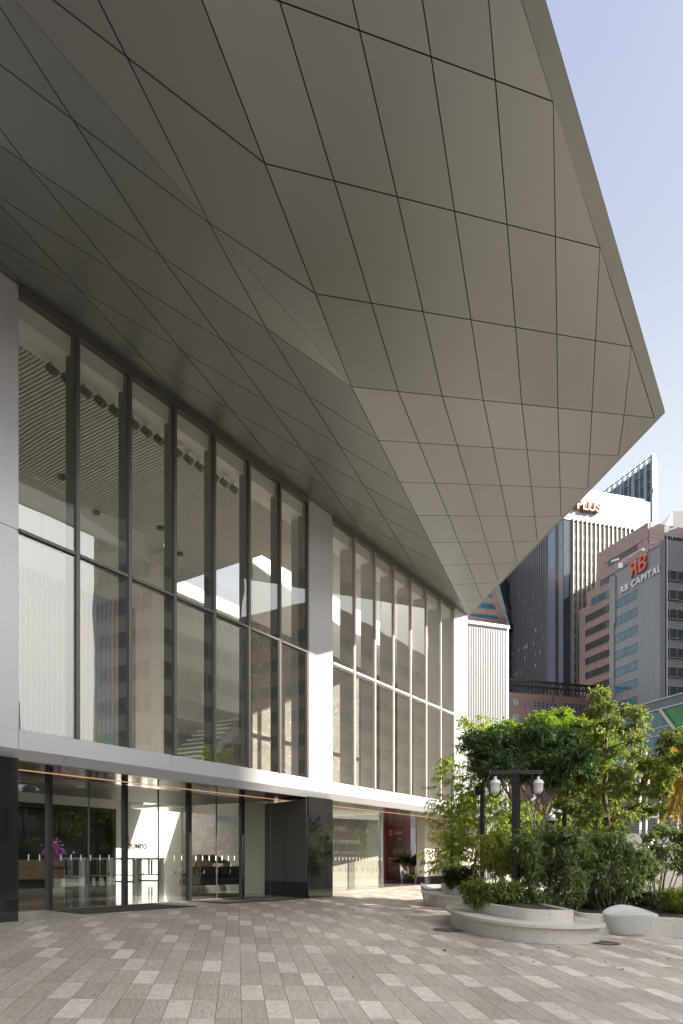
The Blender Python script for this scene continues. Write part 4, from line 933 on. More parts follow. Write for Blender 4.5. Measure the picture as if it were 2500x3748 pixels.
shrub('glossy_shrub', 'broad glossy-leaved shrub between the lamp-post shrub and the pebble seat', 2220, 16.2, 3330, 42, J([(2140, 3120), (2190, 3110), (2240, 3130), (2290, 3150), (2160, 3170), (2220, 3180), (2280, 3200), (2330, 3190), (2140, 3220), (2200, 3240), (2160, 3070), (2210, 3075), (2260, 3090), (2310, 3115), (2340, 3150), (2370, 3190), (2260, 3250), (2310, 3250)], 0.5, 64, 46), ML_shrub, 0.095, 0.04, 40, 11)
shrub('yellow_shrub', 'yellow-green shrub with thin bare stems left of the lamp post', 1806, 16.2, 3300, 43, J([(1790, 3080), (1830, 3070), (1860, 3100), (1800, 3120), (1840, 3130), (1790, 3160), (1850, 3165), (1820, 3185)], 0.35, 40, 34), ML_yel, 0.085, 0.036, 34, 10, barkm=M_barkp)
shrub('low_plants', 'low leafy green plants along the left rim of the front planter', 1790, 15.0, 3320, 44, J([(1710, 3250), (1740, 3235), (1720, 3285), (1760, 3270), (1790, 3250), (1820, 3260), (1850, 3250), (1790, 3295), (1830, 3295), (1870, 3285), (1740, 3300), (1880, 3260)], 0.3, 36, 34), ML_low, 0.08, 0.034, 30, 9, r=0.008)
shrub('dark_hedge', 'dark hedge in the low planter behind the pebble seat', 2280, 17.0, 3345, 45, J([(2130, 3270), (2180, 3290), (2230, 3270), (2280, 3280), (2330, 3270), (2380, 3290), (2420, 3280), (2200, 3320), (2280, 3320), (2350, 3320), (2410, 3320), (2150, 3310)], 0.35, 55, 45), ML_hedge, 0.09, 0.038, 45, 11)
shrub('loose_shrub', 'loose open shrub with visible branches before the white garden wall', 2400, 16.6, 3310, 46, J([(2370, 3060), (2420, 3040), (2460, 3050), (2490, 3080), (2400, 3110), (2450, 3120), (2500, 3130), (2360, 3130), (2400, 3170), (2470, 3170), (2520, 3060), (2520, 3180)], 0.4, 40, 30), ML_shrub, 0.105, 0.045, 26, 9, r=0.016)
shrub('dark_ground_plants', 'dark strappy plants at the foot of the bamboo', 1690, 20.0, 3245, 47, J([(1640, 3200), (1670, 3195), (1700, 3200), (1730, 3195), (1650, 3225), (1690, 3225), (1740, 3220)], 0.3, 26, 30), ML_hedge, 0.13, 0.022, 40, 9, r=0.006)
shrub('reed_grass', 'tuft of tall grass at the right edge of the low planter', 2490, 16.2, 3350, 48, J([(2450, 3290), (2480, 3280), (2500, 3300), (2520, 3280), (2470, 3330), (2510, 3330)], 0.3, 30, 36), ML_low, 0.2, 0.014, 40, 8, r=0.005)
# palm at the right edge
rng = np.random.default_rng(9)
b = xy(2560, 19, -0.2); P_ = Plant('palm', 'palm with orange tinted fronds reaching in at the right edge', 'palm', tuple(b)); l = loc_(b)
crown = l(2540, 2800, 19); P_.stem(curve_pts((0, 0, 0), crown, 0, 6, 0.05), 0.1, 0.06, 8)
for (x, y, sag) in ((2385, 2800, 0.25), (2415, 2880, 0.3), (2445, 2740, 0.2), (2480, 2900, 0.3), (2600, 2720, 0.2), (2660, 2800, 0.3), (2520, 2690, 0.1), (2640, 2880, 0.3), (2460, 2980, 0.3), (2500, 2960, 0.2)):
    e = l(x, y, 19 + rng.uniform(-0.8, 0.8)); pts = curve_pts(crown, e, sag, 12, 0.02); P_.wood.tube(pts, [0.018*(1-0.07*i) for i in range(12)], 5, False)
    for i in range(1, 12):
        for s in range(5):
            q = pts[i-1] + (pts[i]-pts[i-1])*s/5; ax = pts[i]-pts[i-1]; ax /= np.linalg.norm(ax); sd = np.cross(ax, [0, 0, 1]); sd /= np.linalg.norm(sd)
            for sg in (-1, 1): P_.pos.append(q); P_.dir.append(ax*0.8 + sd*sg*0.9 + np.array([0, 0, -0.35]))
P_.done(ML_palm, M_bark, 0.38, 0.03, 0.45)
# potted plant by the passage
p = xy(1494, 36.6, 0.0); t = thing('potted_plant', 'leafy plant in a shiny steel pot before the crimson wall', 'potted plant', tuple(p))
MB().lathe([(0.0, 0.0), (0.36, 0.0), (0.42, 0.95), (0.39, 0.95), (0.37, 0.85)], 24).build('pot', M_steel, t)
ps, ds = [], []
for k in range(90):
    a = rng.uniform(0, 6.28); ps.append((0.2*math.cos(a)*rng.uniform(0, 1), 0.2*math.sin(a), 0.88)); ds.append((math.cos(a)*0.6, math.sin(a)*0.6, rng.uniform(0.2, 1.6)))
leaves_obj('foliage', ps, ds, 0.85, 0.09, ML_low, t, 0.35)
ps, ds = [], []
for k in range(260):
    a = rng.uniform(0, 6.28); ps.append((19.0+0.3*rng.normal(0, 0.6), 13.4+0.3*rng.normal(0, 0.6), 1.45+rng.normal(0, 0.18))); ds.append(rng.normal(0, 1, 3))
orc = thing('orchid', 'purple orchid in a small dark vase on the pale plinth', 'flowers', (19.0, 13.4, 0.814))
ps = np.array(ps) - np.array([19.0, 13.4, 0.814])
leaves_obj('blossoms', ps, ds, 0.14, 0.13, leafmat("orchid_petals", [(0.30, 0.05, 0.25), (0.42, 0.12, 0.38), (0.5, 0.25, 0.48)], 0.2), orc, 0.1)
MB().lathe([(0.06, 0), (0.11, 0.06), (0.1, 0.16), (0.07, 0.2)], 16).build('vase', M_black, orc)
m = MB()
for k in range(7): m.tube(curve_pts((0, 0, 0.18), (rng.normal(0, 0.22), rng.normal(0, 0.22), 0.6), 0.08, 5, 0.03), 0.008, 5)
m.build('stems', pm("flower_stem", (0.05, 0.1, 0.03)), orc)

rng = np.random.default_rng(77)
ps, ds = [], []
for k in range(260):
    X, Y = 14.5 + rng.normal(0, 2.2), -7.0 + rng.normal(0, 2.0)
    if (X-14.9)**2/4.6 + (Y-7*-1)**2/4.4 < 1 or X > 17: continue
    ps.append((X, Y, gz(X, Y)+0.012)); a = rng.uniform(0, 6.28); ds.append((math.cos(a), math.sin(a), 0.05))
lf = leaves_obj('fallen_leaves', ps, ds, 0.06, 0.028, leafmat('dry_leaf', [(0.16, 0.10, 0.04), (0.22, 0.17, 0.06), (0.10, 0.07, 0.04)], 0.1), None, 0.02); lf['kind'] = 'stuff'
# garden beyond the passage
rng = np.random.default_rng(14)
def far_tree(label, x, F, ytop, ybot, w_, seed, lm, dens=60, cat='tree', name='garden_tree', L=0.32):
    global rng; rng = np.random.default_rng(seed)
    b = xy(x, F, -0.3); P_ = Plant(name, label, cat, tuple(b)); l = loc_(b)
    P_.stem(curve_pts((0, 0, 0), l(x, (ytop+ybot)/2, F), 0, 5, 0.1), 0.14, 0.06)
    for k in range(dens):
        c = l(x + rng.uniform(-w_, w_), rng.uniform(ytop, ybot), F + rng.uniform(-1.5, 1.5)); 
        P_.clump(c, (0.8, 0.8, 0.6), 10, 10, None, spread=0.7, wood=0, start=0.1)
    return P_.done(lm, M_bark, L, L*0.45, 0.2)
far_tree('leafy garden tree seen through the passage beyond the crimson wall', 1530, 62, 2960, 3105, 60, 51, ML_mid, 60)
far_tree('dark clipped hedge seen through the passage', 1530, 58, 3120, 3185, 70, 52, ML_hedge, 50, 'hedge', 'garden_hedge', 0.22)
far_tree('dark garden tree under the white canopy behind the bamboo', 1800, 50, 2990, 3150, 90, 53, ML_hedge, 80)
far_tree('low garden greenery behind the lamp post', 1960, 34, 2960, 3170, 130, 54, ML_low, 130, 'shrub', 'garden_shrub', 0.22)
p = xy(1528, 55); m = MB(); m.box(-6, 6, -2, 2, -0.02, 0.02); o = m.build('lawn', pm("lawn_green", (0.09, 0.16, 0.03), rough=0.9, var=0.3, vs=9), kind='structure'); o.location = (p.x, p.y, 0.02)
p = xy(1524, 46, 0.02); t = thing('blue_lamp_post', 'blue-grey street lamp with a lantern head seen through the passage', 'street lamp', tuple(p))
Mb = pm("blue_grey_paint", (0.05, 0.08, 0.12), rough=0.4)
MB().lathe([(0.11, 0), (0.11, 0.25), (0.06, 0.35), (0.05, 3.1)], 12).build('pole', Mb, t); MB().lathe([(0.07, 3.1), (0.16, 3.16), (0.2, 3.5), (0.12, 3.66), (0.02, 3.76)], 12).build('lantern', pm("lantern_glass", (0.5, 0.55, 0.6), rough=0.2), t)
B((-0.13, -0.1, -0.02, 0.02, 1.5, 2.1)).build('sign_plate', M_whitep, t)
p = xy(1537, 50, 0.02); t = thing('red_standpipe', 'red fire standpipe seen through the passage', 'standpipe', tuple(p)); Mr = pm("red_paint", (0.35, 0.02, 0.03), rough=0.4)
MB().tube([(-0.5, 0, 0), (-0.5, 0, 0.9), (0.5, 0, 0.9), (0.5, 0, 0)], 0.12, 10).build('pipe', Mr, t); MB().tube([(-0.2, -0.3, 0.55), (0.4, -0.3, 0.55)], 0.17, 10).build('valve', Mr, t)
for x, lab in ((1518, 'left steel bollard in the passage'), (1544, 'right steel bollard in the passage')):
    p = xy(x, 40, 0.0); o = MB().lathe([(0.05, 0), (0.05, 1.0), (0.03, 1.04)], 12).build('bollard', M_steel); o.location = p; tag(o, lab, 'bollard')

# ------------------------------------------------------------------ buildings beyond
UR, UL = 3.176, -0.315                                # the two street directions (per metre forward)
dR = (FW + RT*UR).normalized(); dL = (FW + RT*UL).normalized()
ZG = -1.6
def along(x0, F0, u, x1):                             # distance along direction u from pixel column x0 to x1
    r0 = (x0-CX)/FPX*F0; a = (x1-CX)/FPX
    t = (a*F0 - r0)/(u - a); return t*math.hypot(1, u)
M_blueglass = pm("teal_window_glass", (0.03, 0.16, 0.20), rough=0.04, var=0.5, vs=0.7, bump=0.15, bs=1.5, coat=0.3)
M_darkglass = pm("dark_window_glass", (0.03, 0.042, 0.048), rough=0.05, var=0.4, vs=0.5, bump=0.05, bs=1.0)  # base lightened in place of air haze
M_greenglass = pm("green_grey_window_glass", (0.03, 0.055, 0.05), rough=0.06, var=0.6, vs=0.4, bump=0.08, bs=1.0)
M_skyglass = pm("sky_blue_window_glass", (0.05, 0.2, 0.30), rough=0.05, var=0.4, vs=0.4)
M_browng = gridmat("brown_granite", (0.19, 0.115, 0.097), (0.08, 0.05, 0.043), 1.3, 0.75, 0.05, rough=0.45, var=0.10)
M_browng2 = gridmat("rose_granite", (0.36, 0.25, 0.22), (0.15, 0.1, 0.09), 1.5, 1.1, 0.05, rough=0.45, var=0.09)
M_pink = gridmat("pink_granite", (0.44, 0.29, 0.23), (0.25, 0.16, 0.13), 1.6, 1.3, 0.05, rough=0.5, var=0.07)
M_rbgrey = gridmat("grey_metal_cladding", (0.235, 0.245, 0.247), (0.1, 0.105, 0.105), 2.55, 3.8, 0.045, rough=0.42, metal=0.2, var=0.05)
M_rbdark = gridmat("dark_grey_cladding", (0.12, 0.125, 0.132), (0.05, 0.05, 0.055), 1.9, 3.8, 0.04, rough=0.4, metal=0.2, var=0.05)  # tone raised to stand in for distance haze
M_wtile = gridmat("white_tile_cladding", (0.25, 0.248, 0.246), (0.19, 0.188, 0.188), 1.85, 2.1, 0.05, rough=0.4, var=0.03)
M_bluegrey = gridmat("blue_grey_metal", (0.20, 0.245, 0.31), (0.11, 0.135, 0.18), 40, 1.95, 0.06, rough=0.3, metal=0.35, var=0.05)
M_lattice = pm("dark_lattice", (0.19, 0.178, 0.172), rough=0.5)  # lattice lightened; haze before the far towers put into the colour
M_fin = pm("pale_metal_fin", (0.42, 0.41, 0.39), rough=0.35, metal=0.3)
M_fin2 = pm("grey_metal_fin", (0.30, 0.31, 0.33), rough=0.35, metal=0.4)
M_louv = pm("tan_louvre", (0.40, 0.36, 0.29), rough=0.5)
M_orange = pm("orange_sign", (0.62, 0.13, 0.05), rough=0.35)
M_copper = pm("copper_letters", (0.42, 0.17, 0.08), rough=0.4)
M_spire = pm("blue_grey_steel", (0.22, 0.26, 0.31), rough=0.4, metal=0.3)
def local(o, ux):                                     # matrix in the thing's own space (thing sits at o unrotated)
    return frame((0, 0, 0), ux)

# white corrugated annex
F0 = 42.0; x0, x1 = 1690, 1852; U8 = 2.556; d8 = (FW + RT*U8).normalized(); o = xy(x0, F0, -0.5); L8 = along(x0, F0, U8, x1)
t = thing('corrugated_building', 'white corrugated metal block just beyond the end of the glazed facade', 'building', tuple(o)); M = frame((0, 0, 0), d8); H8 = zat(2262, F0)+0.5
m = MB(M); n = 26; zs = (0, 6.4, 6.43, H8-1.0)
for za, zb in ((0, 6.4), (6.42, H8-0.45)):
    pts = []
    for k in range(n):
        a = L8*k/n; w_ = L8/n
        pts += [(a, 0), (a+w_*0.30, 0), (a+w_*0.40, -0.13), (a+w_*0.78, -0.13), (a+w_*0.88, 0)]
    pts += [(L8, 0)]
    m.add([(p[0], p[1], z) for z in (za, zb) for p in pts], [(i, i+1, len(pts)+i+1, len(pts)+i) for i in range(len(pts)-1)])
m.box(0, L8, 0.02, 7, 0, H8-0.3)
m.build('wall', M_corr, t)
m = MB(M); m.box(-0.05, L8+0.12, -0.2, 7, H8-0.299, H8-0.14); m.build('parapet', M_whitep, t)
m = MB(M); m.box(L8+0.001, L8+0.1, -0.12, 7, 0, H8-0.3); m.build('edge_trim', M_plaster, t)

# pink building with slanted glass end, far left
F0 = 255.0; xc = 1853; o = xy(xc, F0, ZG); t = thing('pink_building', 'pink granite office block with slanted glass corner behind the corrugated block', 'building', tuple(o))
M = frame((0, 0, 0), d8); Ha = zat(2262, F0)-ZG
def pxl(x, y, F): return Vector(at(x, y, F)) - o
m = MB(M); m.box(-45, 0, 0, 20, 0, Ha); m.build('wall', M_pink, t)
dF_ = (FW + RT*0.62).normalized(); L2 = along(xc, F0, 0.62, 1893)
MF = frame((0, 0, 0), dF_); m = MB(MF); m.box(0.02, L2, 0.02, 12, 0, Ha+4); m.build('wall', M_browng, t)  # receding face in brown granite; its shade is put into the colour
# tapering upper part: front wall with a sloped right edge, slanted glass beside it
Fu = lambda x: F0 + along(xc, F0, U8, x)/math.hypot(1, U8)
def fr(x, y): return pxl(x, y, Fu(x))
m = MB(); m.slab([fr(1640, 2290), fr(1853, 2290), fr(1812, 2150), fr(1790, 2060), fr(1640, 2060)], FW*9); m.build('upper_wall', M_pink, t)
m = MB(); m.slab([fr(1853.2, 2296), fr(1869, 2302), fr(1826, 2132), fr(1804, 2060), fr(1790.3, 2060), fr(1812.3, 2150)], FW*8); m.build('slanted_glass', pm("pale_slanted_glass", (0.35, 0.42, 0.42), rough=0.15, var=0.5, vs=0.25), t)
def fr2(x, y): return pxl(x, y, F0+6)
m = MB(); m.slab([fr(1869.3, 2302), fr2(1889.5, 2318), fr2(1858, 2095), fr2(1848, 2060), fr(1804.3, 2060), fr(1826.3, 2132)], FW*6); m.build('slanted_glass', pm("dark_slanted_glass", (0.03, 0.045, 0.055), rough=0.1, var=0.5, vs=0.25), t)
for k, (y0, y1, xa, xb) in enumerate(((2171, 2188, 1770, 1799), (2212, 2231, 1740, 1811), (2255, 2267, 1720, 1822))):
    for_ = MB(); off = -FW*0.06
    for_.slab([fr(xa, y1-(xb-xa)*0.12)+off, fr(xb+5, y1)+off, fr(xb-2, y0)+off, fr(xa, y0-(xb-xa)*0.12)+off], FW*0.05); for_.build('window', M_skyglass, t)
for k in range(6):
    zc = zat(2325+k*42.5, F0+4)-ZG
    m = MB(MF); m.box(0.8, L2-0.6, -0.05, 0.015, zc-0.9, zc+1.1); m.build('window', M_darkglass, t)

# tower with PLUS letters
F0 = 230.0; xc = 2065; o = xy(xc, F0, ZG); t = thing('lettered_tower', 'tall tower with white crown, orange PLUS letters and dark louvred faces', 'building', tuple(o))
MR_ = frame((0, 0, 0), dR); LR = along(xc, F0, UR, 2384); Ht = zat(1776, F0)-ZG
# left face frame: x axis runs along -dL (towards camera) so that y points behind
LLt = along(xc, F0, UL, 1850)
def lframe(): return frame((0, 0, 0), -dL)            # local x negative = away from the corner
ML_ = lframe()
m = MB(MR_); m.box(0.05, LR, 0.3, LLt, 0, Ht-10.6); m.build('core', M_darkglass, t)
m = MB(MR_); m.box(0.0, LR-2.6, 0.0, 6, Ht-10.5, Ht); m.build('white_crown', M_wtile, t)
m = MB(MR_); m.box(LR-2.59, LR, 0.6, 6, Ht-26, Ht-0.3); m.build('end_column', M_bluegrey, t)
s1 = along(xc, F0, UR, 2092)
m = MB(MR_); m.prism([(0.02, 6.5), (s1, 0.0), (s1, 6.5)], 0, Ht-10.52); m.build('corner_column', M_bluegrey, t)
m = MB(MR_); k = s1+0.25; ztop = Ht-10.6
nfin = 17; sp_ = (LR-2.6-s1)/nfin
for i in range(nfin): m.box(s1+0.3+i*sp_, s1+0.3+i*sp_+0.2, -0.5, 0.25, 0, ztop+0.6)
m.build('vertical_fin', M_fin, t)
m = MB(MR_); z = 0.2
while z < ztop-0.3:
    m.box(s1+0.2, LR-2.7, -0.12, 0.0, z, z+0.16); z += 0.62
m.build('louvre', M_louv, t)
m = MB(MR_); z = 2.0
while z < ztop-2: m.box(s1+0.2, LR-2.7, 0.05, 0.28, z, z+1.4); z += 3.9
m.build('spandrel', M_lattice, t)
b1 = -along(xc, F0, UL, 2045); b2 = -along(xc, F0, UL, 2032); b3 = -along(xc, F0, UL, 2003)
m = MB(ML_); m.box(b1, -0.6, 0, 4, 0, Ht-10.52); m.box(b3, b2, 0, 4, 0, Ht-4); m.build('corner_column', M_bluegrey, t)
m = MB(ML_); m.box(b2, b1, 0.5, 4, 0, Ht-12); m.build('stair_glazing', pm("deep_blue_glass", (0.01, 0.05, 0.12), rough=0.1, var=0.3, vs=0.3), t)
m = MB(ML_); n = 20
for i in range(n+1):
    X = b3 - 0.4 - (LLt + b3 - 0.4)*i/n; m.box(X-0.11, X+0.11, -0.55, 0.1, 0, Ht-8)
m.build('vertical_fin', M_fin2, t)
m = MB(ML_); z = 0.3
while z < Ht-9: m.box(-LLt, b3-0.4, -0.2, 0.05, z, z+0.2); z += 0.65
m.build('louvre', M_lattice, t)
m = MB(ML_); random.seed(8)
for i in range(60):
    X = -random.uniform(1, LLt-1) + b3*0.4; 
    if X > b3-1.5 or X < -LLt+1: continue
    m.box(X-0.4, X+0.4, -0.1, 0.02, 3.9*random.randint(3, 24), 0); 
m = MB(ML_)
for i in range(46):
    X = random.uniform(-LLt+1.5, b3-1.5); z = 3.9*random.randint(8, 25); m.box(X-0.5, X+0.5, -0.235, -0.21, z+0.5, z+1.7)
m.build('pale_window', pm("pale_window_panel", (0.42, 0.47, 0.5), rough=0.5), t)  # pale panels scattered over the louvred face
s = along(xc, F0, UR, 2104)-along(xc, F0, UR, 2104)*0
Fp = F0 + s/math.hypot(1, UR)
text('lettering', 'PLUS', 4.05, facing(dR*(s-0.2) + Vector((0, 0, zat(1860, 233)-ZG-1.5)) - Vector((-dR.y, dR.x, 0))*0.9, dR), M_copper, t, 0.55, bold=0.10, space=1.02)

# steel-framed tower behind, rising above the white crown
F0 = 270.0; o = xy(2390, F0, ZG); t = thing('steel_framed_tower', 'blue-grey steel framed tower top rising behind the white crown', 'building', tuple(o))
Hs = zat(1660, F0)-ZG; Ls = along(2390, F0, UL, 2190); MS = frame((0, 0, 0), -dL); MSR = frame((0, 0, 0), dR)
m = MB(MS); m.box(-Ls, -0.2, 0.9, 2, 0, Hs-1.5); m.build('glass_screen', pm("grey_blue_glass", (0.26, 0.31, 0.37), rough=0.2, var=0.3, vs=0.3), t)
m = MB(MSR); m.box(0, 1.1, 0, 1.2, 0, Hs); m.build('edge_column', M_whitep, t)
m = MB(MS)
for i in range(11): X = -0.6 - i*(Ls-1)/10; m.box(X-0.22, X+0.22, -0.3, 0.6, 0, Hs-0.01*i)
for k in range(16): m.box(-Ls, -0.9, 0.1, 0.5, Hs-0.6-k*4.6, Hs-0.2-k*4.6); m.box(-Ls, -0.9, 0.1, 0.4, Hs-1.6-k*4.6, Hs-1.4-k*4.6)
for i in range(5): X = -3 - i*6; m.slab([(X, -0.2, Hs-22), (X+0.35, -0.2, Hs-22), (X+3.6, -0.2, Hs-13), (X+3.2, -0.2, Hs-13)], (0, 0.3, 0))
m.build('steel_frame', M_spire, t)
m = MB(MS)
for i in range(4): X = -4.5 - i*7; m.slab([(X, -0.35, Hs-40), (X+1.6, -0.35, Hs-40), (X+1.6, -0.35, Hs-2.6), (X+0.9, -0.35, Hs-2.2), (X, -0.35, Hs-6)], (0, 0.3, 0))
m.build('steel_plate', M_spire, t)

# brown stepped tower at right
F0 = 200.0; xc = 2372; o = xy(xc, F0, ZG); t = thing('brown_stepped_tower', 'rose granite tower stepping down to the left behind the grey sign building', 'building', tuple(o))
H = zat(1911, F0)-ZG; MLb = frame((0, 0, 0), -dL); MRb = frame((0, 0, 0), dR)
steps = [(2211, H), (2181, H-5.6), (2150, H-9.8), (2120, H-14.0)]
prev = 0.0
for i, (x, h) in enumerate(steps):
    a = along(xc, F0, UL, x); m = MB(MLb); m.box(-a, -prev-(0.003 if i else 0), 0, 22, 0, h); m.build('wall', M_browng2, t); prev = a
m = MB(MRb); m.box(0.005, 30, 0.005, 22, 0, H-0.01); m.build('wall', M_browng2, t)
m = MB(MLb); m.lathe([(1.2, 0), (1.2, H+0.02)], 16, (-1.0, 1.0, 0)); m.build('rounded_corner', M_browng2, t)
m = MB(MLb); m.box(-along(xc, F0, UL, 2211), 0.1, -0.08, 0.3, H-4.3, H-4.1); m.build('cornice', M_browng, t)
a3 = along(xc, F0, UL, 2120); a0 = along(xc, F0, UL, 2211); a1 = along(xc, F0, UL, 2181); a2_ = along(xc, F0, UL, 2150)
fl = 4.25
def strip(Mx, xa, xb, z0, z1, n, mt, parent, proud=0.05):
    m = MB(Mx); m.box(xa, xb, -proud, 0.02, z0, z1); w_ = m.build('window', mt, parent)
    g = MB(Mx); g.box(xa-0.12, xb+0.12, -proud-0.06, 0.01, z1+0.002, z1+0.12); g.box(xa-0.12, xb+0.12, -proud-0.06, 0.01, z0-0.12, z0-0.002)
    for i in range(n+1): X = xa + (xb-xa)*i/n; g.box(X-0.05, X+0.05, -proud-0.04, 0.01, z0, z1)
    g.build('window_frame', M_lattice, w_)
zt = H-5.7
strip(MLb, -a0+2, -4.2, zt, zt+1.5, 12, M_darkglass, t)
strip(MLb, -a1+2.2, -5.5, zt-fl*1.05, zt-fl*1.05+1.6, 14, M_darkglass, t)
for k in range(14):
    z0 = zt-fl*(2.1+k*1.02)
    strip(MLb, (-a2_+2 if k == 0 else -a3+3.2), -6, z0, z0+2.0, 16, M_greenglass if k != 0 else M_blueglass, t)
strip(MRb, 5.4, 29, H-5.3, H-3.0, 12, M_darkglass, t)

# grey sign building
F0 = 150.0; xc = 2440; UA = -0.2707; dA = (FW + RT*UA).normalized(); o = xy(xc, F0, ZG)
t = thing('grey_sign_building', 'grey metal clad building with orange monogram and RB CAPITAL sign', 'building', tuple(o))
H = zat(1974, F0)-ZG; MA = frame((0, 0, 0), -dA); dAr = Vector((dA.y, -dA.x, 0)); MAr = frame((0, 0, 0), dAr)
LA = along(xc, F0, UA, 2234); w0 = along(xc, F0, UA, 2331); w1 = along(xc, F0, UA, 2254); c0 = along(xc, F0, UA, 2433); c1 = along(xc, F0, UA, 2416)
m = MB(MA); m.box(-LA+1.6, -c0, 0, 16, 0, H-0.6); m.build('wall', M_rbgrey, t)
m = MB(MA); m.box(-LA, -LA+1.595, -0.25, 16, 0, H-0.9); m.box(-LA+1.597, -LA+2.1, -0.24, -0.002, H-12, H-1.2); m.build('edge_pier', M_rbgrey, t)
m = MB(MA); m.box(-c1, -c0+0.02, -0.10, 0.0, H-2.4, H+0.2); m.build('parapet', M_rbgrey, t)
m = MB(MAr); m.box(0.35, 30, 0.3, 15.8, 0, H+0.1); m.build('wall', M_rbdark, t)  # right face in darker cladding, shade from neighbours put into the colour
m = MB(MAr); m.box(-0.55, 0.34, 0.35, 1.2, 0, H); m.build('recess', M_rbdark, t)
m = MB(MAr); m.tube([(0.2, 0.1, 0), (0.2, 0.1, H+0.2)], 0.16, 8); m.build('downpipe', M_fin2, t)
zw = zat(2159, 159)-ZG
for k in range(14):
    z1 = zw - 3.83*k; strip(MA, -w1, -w0, z1-1.62, z1, 7, M_blueglass, t, 0.03)
    if z1-6 < 0: break
for k in range(12):
    z1 = zat(2101, 152)-ZG - 3.93*k
    if z1 < 6: break
    strip(MAr, 0.7, 4.3, z1-1.85, z1, 2, M_darkglass, t, 0.03)
nA = Vector((-dA.y, dA.x, 0))
if nA.dot(CAM - o) < 0: nA = -nA
sA = lambda x: dA*along(xc, F0, UA, x)
M1 = facing(sA(2274) + Vector((0, 0, 60.4-ZG)) + nA*0.18, -dA)
text('lettering', 'RB CAPITAL', 2.0, M1, M_lettw, t, 0.10, bold=0.03, space=1.28)
xB = along(xc, F0, UA, 2338)
text('monogram', 'B', 5.0, facing(dA*xB + Vector((0, 0, 62.6-ZG)) + nA*0.3, -dA), M_orange, t, 0.18, bold=0.05, shear=0.12)
Mr_ = facing(dA*(xB-0.35) + Vector((0, 0, 62.6-ZG)) + nA*0.28, -dA) @ Matrix.Diagonal((-1.0, 1, 1, 1)) @ Matrix(((1, 0.28, 0, 0), (0, 1, 0, 0), (0, 0, 1, 0), (0, 0, 0, 1)))
text('monogram', 'R', 4.6, Mr_, M_orange, t, 0.17, bold=0.05)
def roofpole(x, F, yb, yt, lab, kind):
    z0 = zat(yb, F); p = xy(x, F, z0); q = thing(kind, lab, kind.replace('_', ' '), tuple(p)); hh = zat(yt, F)-z0
    MB().tube([(0, 0, 0), (0, 0, hh)], 0.1, 8).build('pole', M_fin2, q)
    Mq = frame((0, 0, 0), (RT.x, RT.y)); m = MB(Mq)
    if kind == 'rooftop_floodlight': m.slab([(-0.9, -0.3, hh), (0.7, -0.3, hh+0.5), (0.7, -0.3, hh+0.9), (-0.9, -0.3, hh+0.35)], (0, 0.7, 0))
    else: m.box(-0.5, 0.5, -0.15, 0.15, hh-0.2, hh+1.3)
    m.build('lamp_head' if kind == 'rooftop_floodlight' else 'antenna_panel', M_whitep, q)
roofpole(2253, 164, 2080, 2058, 'white floodlight on the left roof corner of the grey sign building', 'rooftop_floodlight')
roofpole(2462, 152, 1972, 1945, 'white floodlight on the right roof corner of the grey sign building', 'rooftop_floodlight')
roofpole(2441, 153, 1972, 1947, 'white antenna panel on the roof of the grey sign building', 'rooftop_antenna')
q = at(2275, 2066, 164); cr_ = thing('roof_crane', 'pale maintenance arm lying along the roof above the orange monogram', 'crane', tuple(q)); Mq = frame((0, 0, 0), (RT.x, RT.y))
m = MB(Mq); m.tube([(0, 0, -0.5), (0.3, 0, 1.0), (2.2, 0, 2.0), (4.6, 0, 3.4)], 0.16, 6); m.tube([(0.4, 0, 0.5), (4.6, 0, 3.1)], 0.1, 6); m.build('arm', pm("pale_red_paint", (0.55, 0.36, 0.33), rough=0.5), cr_)
m = MB(Mq); m.box(4.4, 5.1, -0.3, 0.3, 2.9, 3.5); m.box(-0.7, -0.1, -0.3, 0.3, -0.9, 0.3); m.box(0.0, 0.2, -0.3, 0.3, -0.9, 0.1); m.build('machine_box', M_whitep, cr_)
q = at(2370, 2012, 155); pl_ = thing('roof_pipe', 'curved silver pipe bending over the roof edge right of the monogram', 'pipe', tuple(q)); m = MB(Mq)
m.tube([(0, 0, -0.6), (0.05, 0, 0.5), (0.4, 0, 1.1), (1.1, 0, 1.35), (1.9, 0, 1.3)], 0.14, 8); m.build('pipe', M_fin2, pl_)

# brown podium with roof trellis
F0 = 170.0; o = xy(1851, F0, ZG); t = thing('brown_podium', 'low brown granite podium with a dark trellis along its roof', 'building', tuple(o)); MP = frame((0, 0, 0), dR)
Hp = zat(2532, F0)-ZG; Lp = along(1851, F0, UR, 2262)
m = MB(MP); m.box(0, Lp, 0, 20, 0, Hp); m.build('wall', M_browng, t)
def pw(xa, xb, ya, yb, n, mt=M_darkglass):
    sa, sb = along(1851, F0, UR, xa), along(1851, F0, UR, xb); Fm = F0 + sa/math.hypot(1, UR)
    z1, z0 = zat(ya, Fm)-ZG, zat(yb, Fm)-ZG; m = MB(MP); m.box(sa, sb, -0.04, 0.02, z0, z1); wd = m.build('window', mt, t)
    g = MB(MP); k = z0
    while k < z1: g.box(sa, sb, -0.1, -0.05, k, k+0.1); k += 0.42
    for i in range(n+1): X = sa+(sb-sa)*i/n; g.box(X-0.06, X+0.06, -0.12, -0.04, z0, z1)
    g.build('louvre', M_fin2, wd)
for r in range(4):
    dy = 55*r
    pw(1878, 1895, 2559+dy, 2582+dy, 1); pw(1914, 1929, 2582+dy, 2592+dy, 1); pw(1950, 2038, 2567+dy, 2591+dy, 6); pw(2060, 2144, 2575+dy, 2600+dy, 6)
m = MB(MP); zt_ = Hp+3.0
m.box(0.5, Lp, 0.3, 0.55, zt_-0.25, zt_+0.25); m.box(0.5, Lp, 5, 5.25, zt_-0.2, zt_+0.2); 
